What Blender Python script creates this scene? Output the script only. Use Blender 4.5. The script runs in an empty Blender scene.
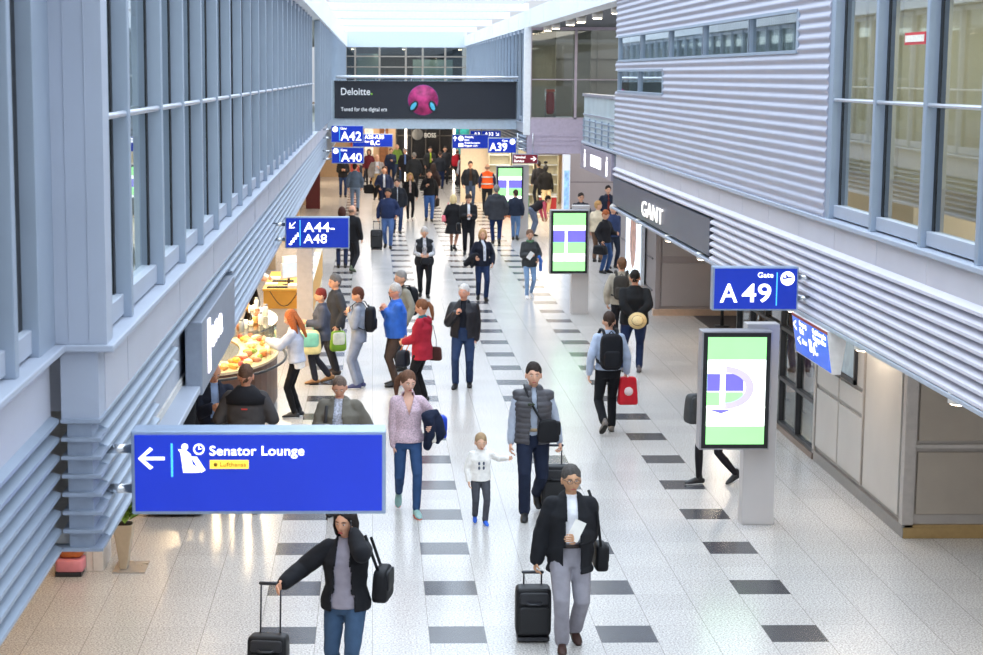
import bpy, bmesh, math, random
from mathutils import Vector, Matrix, noise
random.seed(7)
S = bpy.context.scene
COL = S.collection
PI = math.pi
def R(d): return math.radians(d)

# ------------------------------------------------------------------ camera
EYE = Vector((0, 0, 5.2)); FP = 1800.0; CX, CY = 425.0, 327.5
CR = Matrix.Rotation(R(-1.67852), 3, 'Z') @ Matrix.Rotation(R(-8.00822), 3, 'X') @ Matrix.Rotation(-0.005, 3, 'Y')
cd = bpy.data.cameras.new('camera'); cam = bpy.data.objects.new('camera', cd); COL.objects.link(cam)
cr, cf, cu = CR.col[0], CR.col[1], CR.col[2]
cam.matrix_world = Matrix(((cr.x, cu.x, -cf.x, EYE.x), (cr.y, cu.y, -cf.y, EYE.y), (cr.z, cu.z, -cf.z, EYE.z), (0, 0, 0, 1)))
cd.sensor_width = 36; cd.lens = FP / 983 * 36; cd.shift_x = (491.5 - CX) / 983; cd.clip_end = 400; cd.clip_start = .1
cd.dof.use_dof = True; cd.dof.focus_distance = 21; cd.dof.aperture_fstop = 5.0
S.camera = cam
def at(px, py, X=None, Y=None, Z=None):
    d = CR @ Vector(((px - CX) / FP, 1, -(py - CY) / FP))
    t = (X - EYE.x) / d.x if X is not None else ((Y - EYE.y) / d.y if Y is not None else (Z - EYE.z) / d.z)
    return EYE + d * t

# ------------------------------------------------------------------ world, exposure
w = bpy.data.worlds.new('sky'); S.world = w; w.use_nodes = True
wn = w.node_tree.nodes; bg = wn['Background']
# overcast sky: radiance rises from the horizon to the zenith
_t = wn.new('ShaderNodeTexCoord'); _s = wn.new('ShaderNodeSeparateXYZ'); _m = wn.new('ShaderNodeMapRange'); _L = w.node_tree.links
_L.new(_t.outputs['Generated'], _s.inputs[0]); _L.new(_s.outputs[2], _m.inputs[0]); _m.inputs[1].default_value = 0; _m.inputs[2].default_value = 1
_m.inputs[3].default_value = .52; _m.inputs[4].default_value = 4.0; _L.new(_m.outputs[0], bg.inputs[1])
bg.inputs[0].default_value = (0.87, 0.92, 1.0, 1)
S.view_settings.view_transform = 'Standard'; S.view_settings.look = 'None'
S.view_settings.exposure = 0.38; S.view_settings.gamma = 1; S.view_settings.use_curve_mapping = False
def area(name, loc, sx, sy, power, color, rot=(0, 0, 0)):
    l = bpy.data.lights.new(name, 'AREA'); l.shape = 'RECTANGLE'; l.size = sx; l.size_y = sy; l.energy = power; l.color = color
    o = bpy.data.objects.new(name, l); COL.objects.link(o); o.location = loc; o.rotation_euler = rot; return o
# ------------------------------------------------------------------ materials
def lin(c):
    if isinstance(c, str):
        c = c.lstrip('#'); c = [int(c[i:i+2], 16) / 255 for i in (0, 2, 4)]
    return [((v + .055) / 1.055) ** 2.4 if v > .04045 else v / 12.92 for v in c]
MC = {}
def mat(c, rough=.6, metal=0., var=.06, scale=14, spec=.5, bump=0., emis=0.):
    key = (str(c), rough, metal, var, scale, spec, bump, emis)
    if key in MC: return MC[key]
    m = bpy.data.materials.new('surface'); m.use_nodes = True; nt = m.node_tree; N = nt.nodes; L = nt.links
    b = N['Principled BSDF']; l = lin(c)
    tc = N.new('ShaderNodeTexCoord'); no = N.new('ShaderNodeTexNoise'); no.inputs['Scale'].default_value = scale; no.inputs['Detail'].default_value = 3
    L.new(tc.outputs['Object'], no.inputs['Vector'])
    rp = N.new('ShaderNodeMapRange'); rp.inputs[1].default_value = .3; rp.inputs[2].default_value = .7
    rp.inputs[3].default_value = 1 - var; rp.inputs[4].default_value = 1 + var
    L.new(no.outputs[0], rp.inputs[0])
    mx = N.new('ShaderNodeVectorMath'); mx.operation = 'SCALE'; mx.inputs[0].default_value = l
    L.new(rp.outputs[0], mx.inputs['Scale']); L.new(mx.outputs[0], b.inputs['Base Color'])
    b.inputs['Roughness'].default_value = rough; b.inputs['Metallic'].default_value = metal; b.inputs['Specular IOR Level'].default_value = spec
    if bump:
        bp = N.new('ShaderNodeBump'); bp.inputs['Strength'].default_value = bump; bp.inputs['Distance'].default_value = .01
        L.new(no.outputs[0], bp.inputs['Height']); L.new(bp.outputs[0], b.inputs['Normal'])
    if emis:
        L.new(mx.outputs[0], b.inputs['Emission Color']); b.inputs['Emission Strength'].default_value = emis
    MC[key] = m; return m
def cloth(c, rough=.85): return mat(c, rough, 0, .13, 9, .25, .5)
def glow(c, s): return mat(c, .35, 0, .02, 6, .4, 0, s)
def glass(tint, name, refl=1.0):
    m = bpy.data.materials.new(name); m.use_nodes = True; nt = m.node_tree; N = nt.nodes; L = nt.links
    for n in list(N): N.remove(n)
    o = N.new('ShaderNodeOutputMaterial'); t = N.new('ShaderNodeBsdfTransparent'); g = N.new('ShaderNodeBsdfGlossy')
    f = N.new('ShaderNodeFresnel'); f.inputs[0].default_value = 1.5; mx = N.new('ShaderNodeMixShader')
    t.inputs[0].default_value = (*lin(tint), 1); g.inputs['Roughness'].default_value = .02; g.inputs[0].default_value = (.9, .95, .97, 1)
    mu = N.new('ShaderNodeMath'); mu.operation = 'MULTIPLY_ADD'; mu.inputs[1].default_value = refl; mu.inputs[2].default_value = .05; mu.use_clamp = True
    ge = N.new('ShaderNodeNewGeometry'); fr_ = N.new('ShaderNodeMath'); fr_.operation = 'SUBTRACT'; fr_.inputs[0].default_value = 1
    m3 = N.new('ShaderNodeMath'); m3.operation = 'MULTIPLY'; L.new(ge.outputs['Backfacing'], fr_.inputs[1])
    L.new(f.outputs[0], mu.inputs[0]); L.new(mu.outputs[0], m3.inputs[0]); L.new(fr_.outputs[0], m3.inputs[1]); L.new(m3.outputs[0], mx.inputs[0])
    L.new(t.outputs[0], mx.inputs[1]); L.new(g.outputs[0], mx.inputs[2]); L.new(mx.outputs[0], o.inputs[0]); return m
G_WIN = glass('#e0e4e2', 'window_glass', 1.2)
G_CASE = glass('#f2f5f2', 'case_glass', .8)
def skyglass():
    m = bpy.data.materials.new('roof_glass'); m.use_nodes = True; nt = m.node_tree; N = nt.nodes; L = nt.links
    for n in list(N): N.remove(n)
    o = N.new('ShaderNodeOutputMaterial'); t = N.new('ShaderNodeBsdfTransparent'); g = N.new('ShaderNodeBsdfTranslucent'); mx = N.new('ShaderNodeMixShader')
    t.inputs[0].default_value = (.93, .97, 1, 1); g.inputs[0].default_value = (.9, .95, 1, 1); mx.inputs[0].default_value = .05
    L.new(t.outputs[0], mx.inputs[1]); L.new(g.outputs[0], mx.inputs[2]); L.new(mx.outputs[0], o.inputs[0]); return m
G_ROOF = skyglass()
def floormat():
    m = bpy.data.materials.new('granite_floor'); m.use_nodes = True; nt = m.node_tree; N = nt.nodes; L = nt.links; b = N['Principled BSDF']
    tc = N.new('ShaderNodeTexCoord'); sp = N.new('ShaderNodeSeparateXYZ'); L.new(tc.outputs['Object'], sp.inputs[0])
    def M(op, a, b_=None, c=None):
        n = N.new('ShaderNodeMath'); n.operation = op
        for i, v in enumerate((a, b_, c)):
            if v is None: continue
            if isinstance(v, (int, float)): n.inputs[i].default_value = v
            else: L.new(v, n.inputs[i])
        return n.outputs[0]
    U, D = .53, .5165
    u = M('DIVIDE', sp.outputs[0], U); v = M('DIVIDE', M('SUBTRACT', sp.outputs[1], 16.03), D)
    cu3 = M('FLOORED_MODULO', M('FLOOR', u), 3.0); cv3 = M('FLOORED_MODULO', M('FLOOR', v), 3.0)
    dark = M('MULTIPLY', M('COMPARE', cu3, 1.0, .1), M('COMPARE', cv3, 0.0, .1))
    dark = M('MULTIPLY', dark, M('MULTIPLY', M('GREATER_THAN', sp.outputs[0], -1.2), M('LESS_THAN', sp.outputs[0], 4.4)))
    ju = M('LESS_THAN', M('PINGPONG', u, .5), .007); jv = M('LESS_THAN', M('PINGPONG', v, .5), .005)
    joint = M('MAXIMUM', ju, M('MULTIPLY', jv, .5))
    n1 = N.new('ShaderNodeTexNoise'); n1.inputs['Scale'].default_value = 55; n1.inputs['Detail'].default_value = 2; L.new(tc.outputs['Object'], n1.inputs['Vector'])
    vo = N.new('ShaderNodeTexVoronoi'); vo.inputs['Scale'].default_value = 70; L.new(tc.outputs['Object'], vo.inputs['Vector'])
    r1 = N.new('ShaderNodeValToRGB'); L.new(n1.outputs[0], r1.inputs[0])
    r1.color_ramp.elements[0].position = .38; r1.color_ramp.elements[0].color = (*lin('#a3a09d'), 1)
    r1.color_ramp.elements[1].position = .62; r1.color_ramp.elements[1].color = (*lin('#d8d4d0'), 1)
    # each slab slightly different
    wv = N.new('ShaderNodeCombineXYZ'); L.new(M('FLOOR', u), wv.inputs[0]); L.new(M('FLOOR', v), wv.inputs[1])
    wn_ = N.new('ShaderNodeTexWhiteNoise'); L.new(wv.outputs[0], wn_.inputs['Vector'])
    sc = M('MULTIPLY_ADD', wn_.outputs['Value'], .08, .94)
    vm = N.new('ShaderNodeVectorMath'); vm.operation = 'SCALE'; L.new(r1.outputs[0], vm.inputs[0]); L.new(sc, vm.inputs['Scale'])
    mx = N.new('ShaderNodeMix'); mx.data_type = 'RGBA'; L.new(dark, mx.inputs[0]); L.new(vm.outputs[0], mx.inputs[6]); mx.inputs[7].default_value = (*lin('#4a4a4e'), 1)
    m2 = N.new('ShaderNodeMix'); m2.data_type = 'RGBA'; L.new(M('MULTIPLY', joint, .55), m2.inputs[0]); L.new(mx.outputs[2], m2.inputs[6]); m2.inputs[7].default_value = (*lin('#6b6660'), 1)
    L.new(m2.outputs[2], b.inputs['Base Color'])
    b.inputs['Roughness'].default_value = .21; b.inputs['Specular IOR Level'].default_value = .6
    return m

# ------------------------------------------------------------------ mesh helpers
class MB:
    def __init__(s): s.v = []; s.f = []; s.sm = []
    def add(s, vs, fs, smooth=False):
        n = len(s.v); s.v += [tuple(v) for v in vs]; s.f += [tuple(i + n for i in f) for f in fs]; s.sm += [smooth] * len(fs); return s
    def box(s, x0, x1, y0, y1, z0, z1, M=None):
        vs = [Vector((x, y, z)) for z in (z0, z1) for x, y in ((x0, y0), (x1, y0), (x1, y1), (x0, y1))]
        if M: vs = [M @ v for v in vs]
        return s.add(vs, [(3, 2, 1, 0), (4, 5, 6, 7), (0, 1, 5, 4), (1, 2, 6, 5), (2, 3, 7, 6), (3, 0, 4, 7)])
    def prism(s, pts, a, b, axis='Y', M=None):
        def p(q, t): return {'Y': Vector((q[0], t, q[1])), 'X': Vector((t, q[0], q[1])), 'Z': Vector((q[0], q[1], t))}[axis]
        n = len(pts); vs = [p(q, a) for q in pts] + [p(q, b) for q in pts]
        if M: vs = [M @ v for v in vs]
        return s.add(vs, [tuple(range(n)), tuple(range(2 * n - 1, n - 1, -1))] + [(i, i + n, (i + 1) % n + n, (i + 1) % n) for i in range(n)])
    def loft(s, pts, rad, n=10, ref=None, caps=True, smooth=True):
        """tube through pts; rad = radius or (rx, ry); ref = vector giving the rx axis"""
        pts = [Vector(p) for p in pts]; rad = [(r, r) if isinstance(r, (int, float)) else r for r in rad]
        if caps:   # rounded ends
            t0 = (pts[0] - pts[1]).normalized(); t1 = (pts[-1] - pts[-2]).normalized(); r0, r1 = rad[0], rad[-1]
            k0, k1 = min(r0), min(r1)
            pts = [pts[0] + t0 * k0 * .9, pts[0] + t0 * k0 * .6] + pts + [pts[-1] + t1 * k1 * .6, pts[-1] + t1 * k1 * .9]
            rad = [(r0[0] * .4, r0[1] * .4), (r0[0] * .8, r0[1] * .8)] + rad + [(r1[0] * .8, r1[1] * .8), (r1[0] * .4, r1[1] * .4)]
        vs = []; fs = []; prev = None
        for i, p in enumerate(pts):
            t = (pts[min(i + 1, len(pts) - 1)] - pts[max(i - 1, 0)]).normalized()
            a = Vector(ref) if ref is not None else (prev if prev is not None else (Vector((1, 0, 0)) if abs(t.x) < .8 else Vector((0, 1, 0))))
            a = (a - t * a.dot(t))
            if a.length < 1e-4: a = Vector((0, 1, 0)) - t * t.y
            a.normalize(); b = t.cross(a); prev = a
            for k in range(n):
                th = 2 * PI * k / n; vs.append(p + a * math.cos(th) * rad[i][0] + b * math.sin(th) * rad[i][1])
        m = len(pts)
        for i in range(m - 1):
            for k in range(n):
                k2 = (k + 1) % n; fs.append((i * n + k, i * n + k2, (i + 1) * n + k2, (i + 1) * n + k))
        fs.append(tuple(range(n - 1, -1, -1))); fs.append(tuple((m - 1) * n + k for k in range(n)))
        return s.add(vs, fs, smooth)
    def cyl(s, a, b, r, r2=None, n=16): return s.loft([a, b], [r, r if r2 is None else r2], n, caps=False)
    def sup(s, c, h, e=.35, M=None, nu=20, nv=12, f=None):
        """superellipsoid: centre, half sizes, squareness"""
        def pw(v): return math.copysign(abs(v) ** e, v)
        vs = []; fs = []
        for j in range(nv + 1):
            ph = -PI / 2 + PI * j / nv
            for i in range(nu):
                th = 2 * PI * i / nu
                q = Vector((pw(math.cos(ph)) * pw(math.cos(th)), pw(math.cos(ph)) * pw(math.sin(th)), pw(math.sin(ph))))
                if f: q = f(q)
                q = Vector((q.x * h[0], q.y * h[1], q.z * h[2]))
                if M: q = M @ q
                vs.append(Vector(c) + q)
        for j in range(nv):
            for i in range(nu):
                i2 = (i + 1) % nu; fs.append((j * nu + i, j * nu + i2, (j + 1) * nu + i2, (j + 1) * nu + i))
        return s.add(vs, fs, True)
    def xform(s, M): s.v = [tuple(M @ Vector(v)) for v in s.v]; return s
    def mesh(s, name):
        me = bpy.data.meshes.new(name); me.from_pydata(s.v, [], s.f); me.polygons.foreach_set('use_smooth', s.sm); me.update(); return me
    def build(s, name, m, parent=None, bevel=0, local=False, **tags):
        """verts are world coordinates unless local; a thing's origin goes to its base centre"""
        org = Vector((0, 0, 0))
        if parent is None and not local and tags.get('kind') != 'structure' and s.v:
            xs = [v[0] for v in s.v]; ys = [v[1] for v in s.v]; org = Vector(((min(xs) + max(xs)) / 2, (min(ys) + max(ys)) / 2, min(v[2] for v in s.v)))
            s.v = [tuple(Vector(v) - org) for v in s.v]
        o = bpy.data.objects.new(name, s.mesh(name)); COL.objects.link(o); o.data.materials.append(m)
        o.location = org
        if parent is not None:
            o.parent = parent
            if not local: o.matrix_parent_inverse = parent.matrix_basis.inverted()
        if bevel:
            b = o.modifiers.new('Bevel', 'BEVEL'); b.width = bevel; b.segments = 2; b.limit_method = 'ANGLE'
        for k, v in tags.items(): o[k] = v
        return o
def tagd(o, label, cat, group=None):
    o['label'] = label; o['category'] = cat
    if group: o['group'] = group
    return o
def empty(name, loc, label, cat, rz=0, group=None):
    o = bpy.data.objects.new(name, None); COL.objects.link(o); o.location = loc; o.rotation_euler = (0, 0, rz); o.empty_display_size = .1
    return tagd(o, label, cat, group)
def copy_tree(o, parent=None):
    c = o.copy(); COL.objects.link(c)
    if parent is not None: c.parent = parent
    for ch in list(o.children): copy_tree(ch, c)
    return c
def struct(name, mb, m, bevel=0): return mb.build(name, m, bevel=bevel, kind='structure')
def text(name, s, m, M, parent, fit, depth=.004, bold=.03):
    """lettering fitted to a box: fit = (width, height), origin at its lower left corner"""
    c = bpy.data.curves.new(name, 'FONT'); c.body = s; c.size = 1; c.extrude = .01; c.offset = min(.013, bold * .3); c.space_character = 1.04
    t = bpy.data.objects.new(name, c); COL.objects.link(t)
    bpy.context.view_layer.update()
    me = bpy.data.meshes.new_from_object(t.evaluated_get(bpy.context.evaluated_depsgraph_get()))
    bpy.data.objects.remove(t)
    xs = [v.co.x for v in me.vertices]; ys = [v.co.y for v in me.vertices]
    me.transform(Matrix.Diagonal((fit[0] / (max(xs) - min(xs)), fit[1] / (max(ys) - min(ys)), depth / .01, 1)) @ Matrix.Translation((-min(xs), -min(ys), 0)))
    me.transform(M); me.materials.clear(); me.materials.append(m)
    o = bpy.data.objects.new(name, me); COL.objects.link(o); o.parent = parent
    o.matrix_parent_inverse = parent.matrix_basis.inverted(); return o
# text frames: front faces the camera (-Y); u to the right, v up
def face_front(x, y, z): return Matrix.Translation((x, y, z)) @ Matrix.Rotation(PI / 2, 4, 'X')

# palette of the building
M_FRAME = mat('#9ba7b7', .45, .35, .03, 3)
M_PANEL = mat('#a9b0be', .5, .2, .03, 2)
M_LOUV = mat('#9eaaba', .42, .4, .04, 4)
M_CORR = mat('#acacba', .42, .35, .03, 3)
M_RUB = mat('#0b0d12', .5)
M_WHITE = mat('#dfe4ea', .5)
M_RAIL = mat('#cfd2dc', .28, .7)
M_KIOSK = mat('#a8a19b', .5, .1, .05, 3)
M_KTRIM = mat('#b5aea8', .35, .5)
M_DK = mat('#2a2b30', .45)
M_CREAM = mat('#d9d2b8', .7)
M_SOFF = mat('#c9c5c0', .8)
M_CHROME = mat('#c9ccd0', .2, .9)
M_BRASS = mat('#b89a6a', .28, .8)

# ================================================================== SETTING
FL = MB().add([(-9, -8, 0), (13, -8, 0), (13, 120, 0), (-9, 120, 0)], [(0, 1, 2, 3)]); struct('floor', FL, floormat())

# ---------------- left side
XL, XN, YS = -1.51, -1.78, 10.1      # far plane, near plane, step between them
ZL = 3.68                            # ledge height
wcount = [0]; tcount = [0]
def wname(): wcount[0] += 1; return 'window_%d' % wcount[0]
def tname(): tcount[0] += 1; return 'trim_%d' % tcount[0]
def bay(x, y0, y1, side, ztop=6.6, xin=.11, rail=True, zb=ZL + .02, gk=.07):
    """one glazed bay of the upper floor; side = -1 left wall (faces +X), +1 right wall (faces -X)"""
    s = side; g = x + s * xin                     # glass plane
    o = MB().box(*sorted((g - .006, g + .006)), y0, y1, zb + .1, ztop).build(wname(), G_WIN, kind='structure')
    f = MB().box(*sorted((x + s * .05, g + s * .05)), y0 + .1, y1, zb, zb + .13)
    f.box(*sorted((x + s * .05, g + s * .05)), y0 + .1, y1, ztop - .1, ztop)
    f.build('bottom_rail', M_PANEL, o, bevel=.006)
    MB().box(*sorted((x, g + s * .06)), y0, y0 + .09, zb - .02, ztop).build('mullion', M_FRAME, o, bevel=.006)
    gm = MB(); gm.box(*sorted((g - s * .012, g + s * .04)), y0 + .09, y0 + .12, zb + .12, ztop); gm.box(*sorted((g - s * .012, g + s * .04)), y1 - gk, y1, zb + .12, ztop)
    gm.build('gasket', M_RUB, o)
    if rail: MB().loft([(x + s * .03, y0 + .05, 4.95), (x + s * .03, y1 + .04, 4.95)], [.02, .02], 10).build('rail', M_RAIL, o)
    return o
ys = [10.32, 11.25, 13.0, 14.5] + [16.05 + 1.62 * i for i in range(20)]
for a, b in zip(ys[:-1], ys[1:]): bay(XL, a, b, -1)
for a, b in zip([48.5 + 1.7 * i for i in range(28)], [48.5 + 1.7 * (i + 1) for i in range(28)]): bay(XL + .12, a, b, -1, rail=False)
for a, b in ((3.9, 5.6), (5.6, 7.3), (7.3, 8.92), (8.92, 9.66)): bay(XN, a, b, -1, rail=False, gk=.16)
# pier where the wall steps
p = MB(); p.box(-1.80, XL + .01, YS, YS + .22, ZL, 8); p.box(-1.715, -1.71, YS - .006, YS, ZL + .02, 8); p.box(-1.60, -1.595, YS - .006, YS, ZL + .02, 8)
p.box(-1.77, -1.555, YS + .02, YS + .3, 3.22, ZL - .03)
struct('wall_left_pier', p, M_PANEL, .004)
struct('wall_left_frame', MB().box(-1.97, -1.79, 9.62, YS + .02, ZL, 8), M_FRAME, .004)
# ledge, spandrel, louvres
struct(tname(), MB().box(-1.9, XL + .05, YS - .03, 97, ZL - .04, ZL), M_PANEL, .008)
struct(tname(), MB().box(-2.1, XN + .05, -6, YS, ZL - .04, ZL), M_PANEL, .008)
sp = MB(); sp.box(-1.9, XL - .04, YS + .25, 97, 3.25, ZL - .04)
for i in range(28): sp.box(XL - .04, XL - .037, 11.3 + 3.1 * i, 11.31 + 3.1 * i, 3.27, ZL - .05)
struct('wall_left_spandrel', sp, mat('#b5b7c2', .5, .1, .03, 2))
sp = MB().box(-2.1, XN - .05, -6, YS + .02, 3.25, ZL - .04); struct('wall_left_spandrel_near', sp, mat('#b5b7c2', .5, .1, .03, 2))
def louvres(x, y0, y1, side, zs, depth=.1, th=.022, drop=.045, m=M_LOUV, back=.22, bc='#8d95a3'):
    """a run of sloping blades; x = outer edge"""
    mb = MB(); s = side
    for z in zs:
        a = (x, z); b = (x + s * depth, z + drop)
        mb.prism([(x, z), (x, z - th), (x + s * depth, z + drop - th), (x + s * depth, z + drop)] if s > 0 else [(x, z - th), (x, z), (x + s * depth, z + drop), (x + s * depth, z + drop - th)], y0, y1)
    o = struct(tname(), mb, m)
    k = MB().box(*sorted((x + s * (depth - .01), x + s * back)), y0, y1, zs[-1] - .02, zs[0] + .05); k.build('backing', mat(bc, .6, .1), o)
    return o
ZS = [3.25 - .107 * i for i in range(8)]
louvres(-1.78, -6, YS, -1, ZS, .13)
louvres(-1.545, YS + .28, 14.2, -1, ZS[:4], .11)
louvres(-1.545, YS + .28, 12.9, -1, ZS[4:], .11)
louvres(-1.545, 14.2, 19.8, -1, ZS[:2], .11)
louvres(-1.545, 19.8, 96, -1, ZS[2:], .11)
louvres(-1.545, 19.8, 96, -1, ZS[:2], .11)
jb = MB()
for z in ZS: jb.prism([(-1.77, z), (-1.545, z), (-1.545, z - .02), (-1.77, z - .02)], YS - .01, YS + .3)
jb.box(-1.74, -1.6, YS + .03, YS + .28, 2.5, 3.25)
struct(tname(), jb, mat('#98a2b2', .5, .3))
# lower lip and bottom soffits (ceilings of the shops)
struct(tname(), MB().box(-1.75, -1.50, 12.9, 97, 2.44, 2.50), M_PANEL, .01)
struct(tname(), MB().box(-2.0, -1.56, YS, 12.9, 2.475, 2.49).box(-2.2, -1.84, -6, YS + .05, 2.46, 2.48), M_PANEL, .01)
struct('wall_left_recess', MB().box(-1.95, -1.68, 12.9, 19.8, 2.5, 3.06), mat('#b6bcc8', .5, .2))
struct('ceiling_left', MB().box(-9, -1.66, YS + .1, 97, 2.5, 2.56).box(-9, -1.9, -6, YS + .1, 2.5, 2.56), M_SOFF)
struct('ceiling_left_upper', MB().box(-6, -1.62, -6, 97, 6.6, 6.7), M_SOFF)
struct('floor_left_upper', MB().box(-6, -1.9, -6, 97, 3.5, 3.6), mat('#8f9290', .5))
struct('wall_left_back', MB().box(-6.1, -6, -6, 97, 3.6, 6.6), mat('#a9b5ba', .7))
struct('wall_left_ground', MB().box(-9.1, -9, -6, 97, 0, 2.5), mat('#cfc4b4', .7))
# fascia and roof
ZR = 7.22
struct(tname(), MB().box(-1.75, -1.36, -6, 97, 6.62, ZR + .1), M_WHITE, .01)
fr = MB().box(4.86, 5.3, -6, 97, 6.68, ZR)
for i in range(18): fr.box(4.85, 4.86, 30 + 4.4 * i, 30.03 + 4.4 * i, 6.7, ZR)
struct(tname(), fr, M_WHITE)
roof = MB()
roof.box(-1.4, 4.9, -6, 98, ZR + .28, ZR + .30)
rf = struct('ceiling', roof, G_ROOF)
for y in (6, 14, 22, 31, 40, 49.5, 58, 66, 76, 87):
    MB().box(-1.45, 4.95, y, y + .12, ZR - .02, ZR + .22).build('beam', M_WHITE, rf)

# ---------------- right side
XR = 4.91
YE = 19.35
for a, b in ((14.42, 15.97), (15.97, 17.6), (17.6, 19.25), (12.8, 14.42), (11.2, 12.8)):
    bay(XR, a, b, 1, ztop=8)
struct(tname(), MB().box(XR, XR + .2, 19.25, 19.42, ZL, 8), M_FRAME, .006)
struct(tname(), MB().box(XR - .05, XR + .5, -6, 42.1, ZL - .05, ZL), M_PANEL, .008)
sp = MB().box(XR + .03, XR + .5, -6, 42, 3.33, ZL - .05)
for i in range(19): sp.box(XR + .026, XR + .03, 12.6 + 1.62 * i, 12.61 + 1.62 * i, 3.34, ZL - .06)
struct('wall_right_spandrel', sp, mat('#c6c3ca', .5, .1, .03, 2))
ZR2 = [3.32 - .105 * i for i in range(8)]
louvres(XR - .03, -6, 25.9, 1, ZR2, .09, .03, .058, mat('#cfccd6', .45, .15, .04, 4), bc='#b4b0ba')
MB_ = MB()
for z in ZR2[2:]: MB_.box(XR + .0, XR + .1, 25.9, 25.99, z - .05, z + .035)
struct(tname(), MB_, M_RUB)
louvres(XR - .03, 25.9, 42.1, 1, ZR2[:2], .09, .03, .058, mat('#cfccd6', .45, .15, .04, 4), bc='#b4b0ba')
struct(tname(), MB().box(XR - .04, XR + .6, -6, 36.6, 2.50, 2.545), mat('#aeb4c0', .5, .3), .008)
struct('ceiling_right', MB().box(XR + .08, 12, -6, 36.6, 2.62, 2.68), M_SOFF)
struct('floor_right_upper', MB().box(XR + .3, 12, -6, 36, 3.5, 3.6), mat('#8e8577', .5))
struct('ceiling_right_upper', MB().box(XR + .3, 12, -6, 36, 6.5, 6.6), mat('#b9b5a8', .7))
wb = MB().box(8.2, 8.3, -6, 36, 3.6, 6.5)
for i in range(14): wb.box(8.15, 8.2, 8 + 2 * i, 8.12 + 2 * i, 3.6, 6.5)
struct('wall_right_back', wb, mat('#c6c2ac', .7))
# corridor things behind the right windows: low partition and stripes
struct('wall_right_partition', MB().box(6.6, 6.7, 6, 19.2, 3.6, 4.5), mat('#8b7d6d', .6))
# corrugated block
def corr(y0, y1, z0, z1, x=XR):
    n = max(2, int(round((z1 - z0) / .112))); k = 8; vs = []; fs = []
    zs = [z0 + (z1 - z0) * i / (n * k) for i in range(n * k + 1)]
    for z in zs:
        xx = x - .004 - .019 * (.5 + .5 * math.cos((z - 3.6) / .112 * 2 * PI)) ; vs += [(xx, y0, z), (xx, y1, z)]
    for i in range(len(zs) - 1): fs.append((2 * i, 2 * i + 2, 2 * i + 3, 2 * i + 1))
    m0 = len(vs); vs += [(x + .06, y0, z0), (x + .06, y1, z0), (x + .06, y0, z1), (x + .06, y1, z1)]
    e = 2 * (len(zs) - 1)
    fs += [(m0, m0 + 1, m0 + 3, m0 + 2), (0, 1, m0 + 1, m0), (e, m0 + 2, m0 + 3, e + 1), tuple(range(0, e + 2, 2)) + (m0 + 2, m0), tuple(range(1, e + 3, 2))[::-1] + (m0 + 1, m0 + 3)][:5]
    return vs, fs
cw = MB()
for r in ((19.42, 36.6, ZL, 4.88), (30.6, 36.6, 5.29, 5.48), (19.42, 30.6, 4.88, 5.48), (19.42, 20.9, 5.48, 5.95), (19.42, 36.6, 5.95, 8.2)):
    vs, fs = corr(*r); cw.add(vs, fs, False)
struct('wall_right', cw, M_CORR)
struct('wall_right_inner', MB().box(XR + .45, XR + .5, 20.7, 36.6, 3.6, 8).box(XR + .05, XR + .5, 36.52, 36.6, ZL, 4.88), mat('#9aa6a6', .6))
def strip(edges, z0, z1):
    for a, b in zip(edges[:-1], edges[1:]):
        o = MB().box(XR + .02, XR + .03, a, b, z0, z1).build(wname(), G_WIN, kind='structure')
        f = MB().box(XR - .02, XR + .06, a - .06, a + .06, z0, z1); f.box(XR - .03, XR + .06, a, b, z0 - .02, z0 + .02); f.box(XR - .03, XR + .06, a, b, z1 - .02, z1 + .02)
        f.box(XR - .02, XR + .06, b - .03, b + .02, z0, z1)
        f.build('frame', M_FRAME, o)
        # pleated blind standing behind the glass
        bl = MB()
        k = int((b - a) / .12)
        for i in range(k): bl.box(XR + .2, XR + .22, a + .12 * i, a + .12 * i + .07, z0, z1)
        bl.build('blind', mat('#b9c4c2', .7), o)
strip([20.9, 23.6, 26.9, 30.0, 33.2, 36.2], 5.48, 5.95)
strip([30.6, 33.4, 36.2], 4.88, 5.29)
# balcony parapet beyond the block
bp = MB().box(XR, XR + .05, 36.7, 42, ZL - .02, 4.75); o = struct('wall_right_balcony', bp, mat('#b8c4c8', .35, .1, .12, 2))
MB().box(XR - .04, XR + .1, 36.7, 42.1, 4.72, 4.78).build('handrail', M_RAIL, o)
MB().box(XR - .02, XR + .08, 36.7, 42.1, 4.28, 4.32).build('handrail', M_RAIL, o)
lp = MB()
for z in (4.2, 4.08, 3.96, 3.84, 3.72): lp.box(XR - .03, XR, 36.7, 42.1, z - .05, z - .02)
for y in (37.5, 38.6, 39.7, 40.8, 41.9): lp.box(XR - .03, XR + .01, y, y + .06, 3.66, 4.22)
lp.build('grille', M_LOUV, o)
MB().box(XR, 8, 42, 42.06, ZL - .02, 4.75).build('end_panel', mat('#b8c4c8', .35, .1, .12, 2), o)
struct('floor_balcony', MB().box(XR, 12, 36.6, 42.1, 3.33, 3.6), mat('#8b8f96', .6))
struct('ceiling_atrium_right', MB().box(5.3, 14, 36.6, 60, 6.72, 6.8), mat('#5c5f66', .6))
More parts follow.
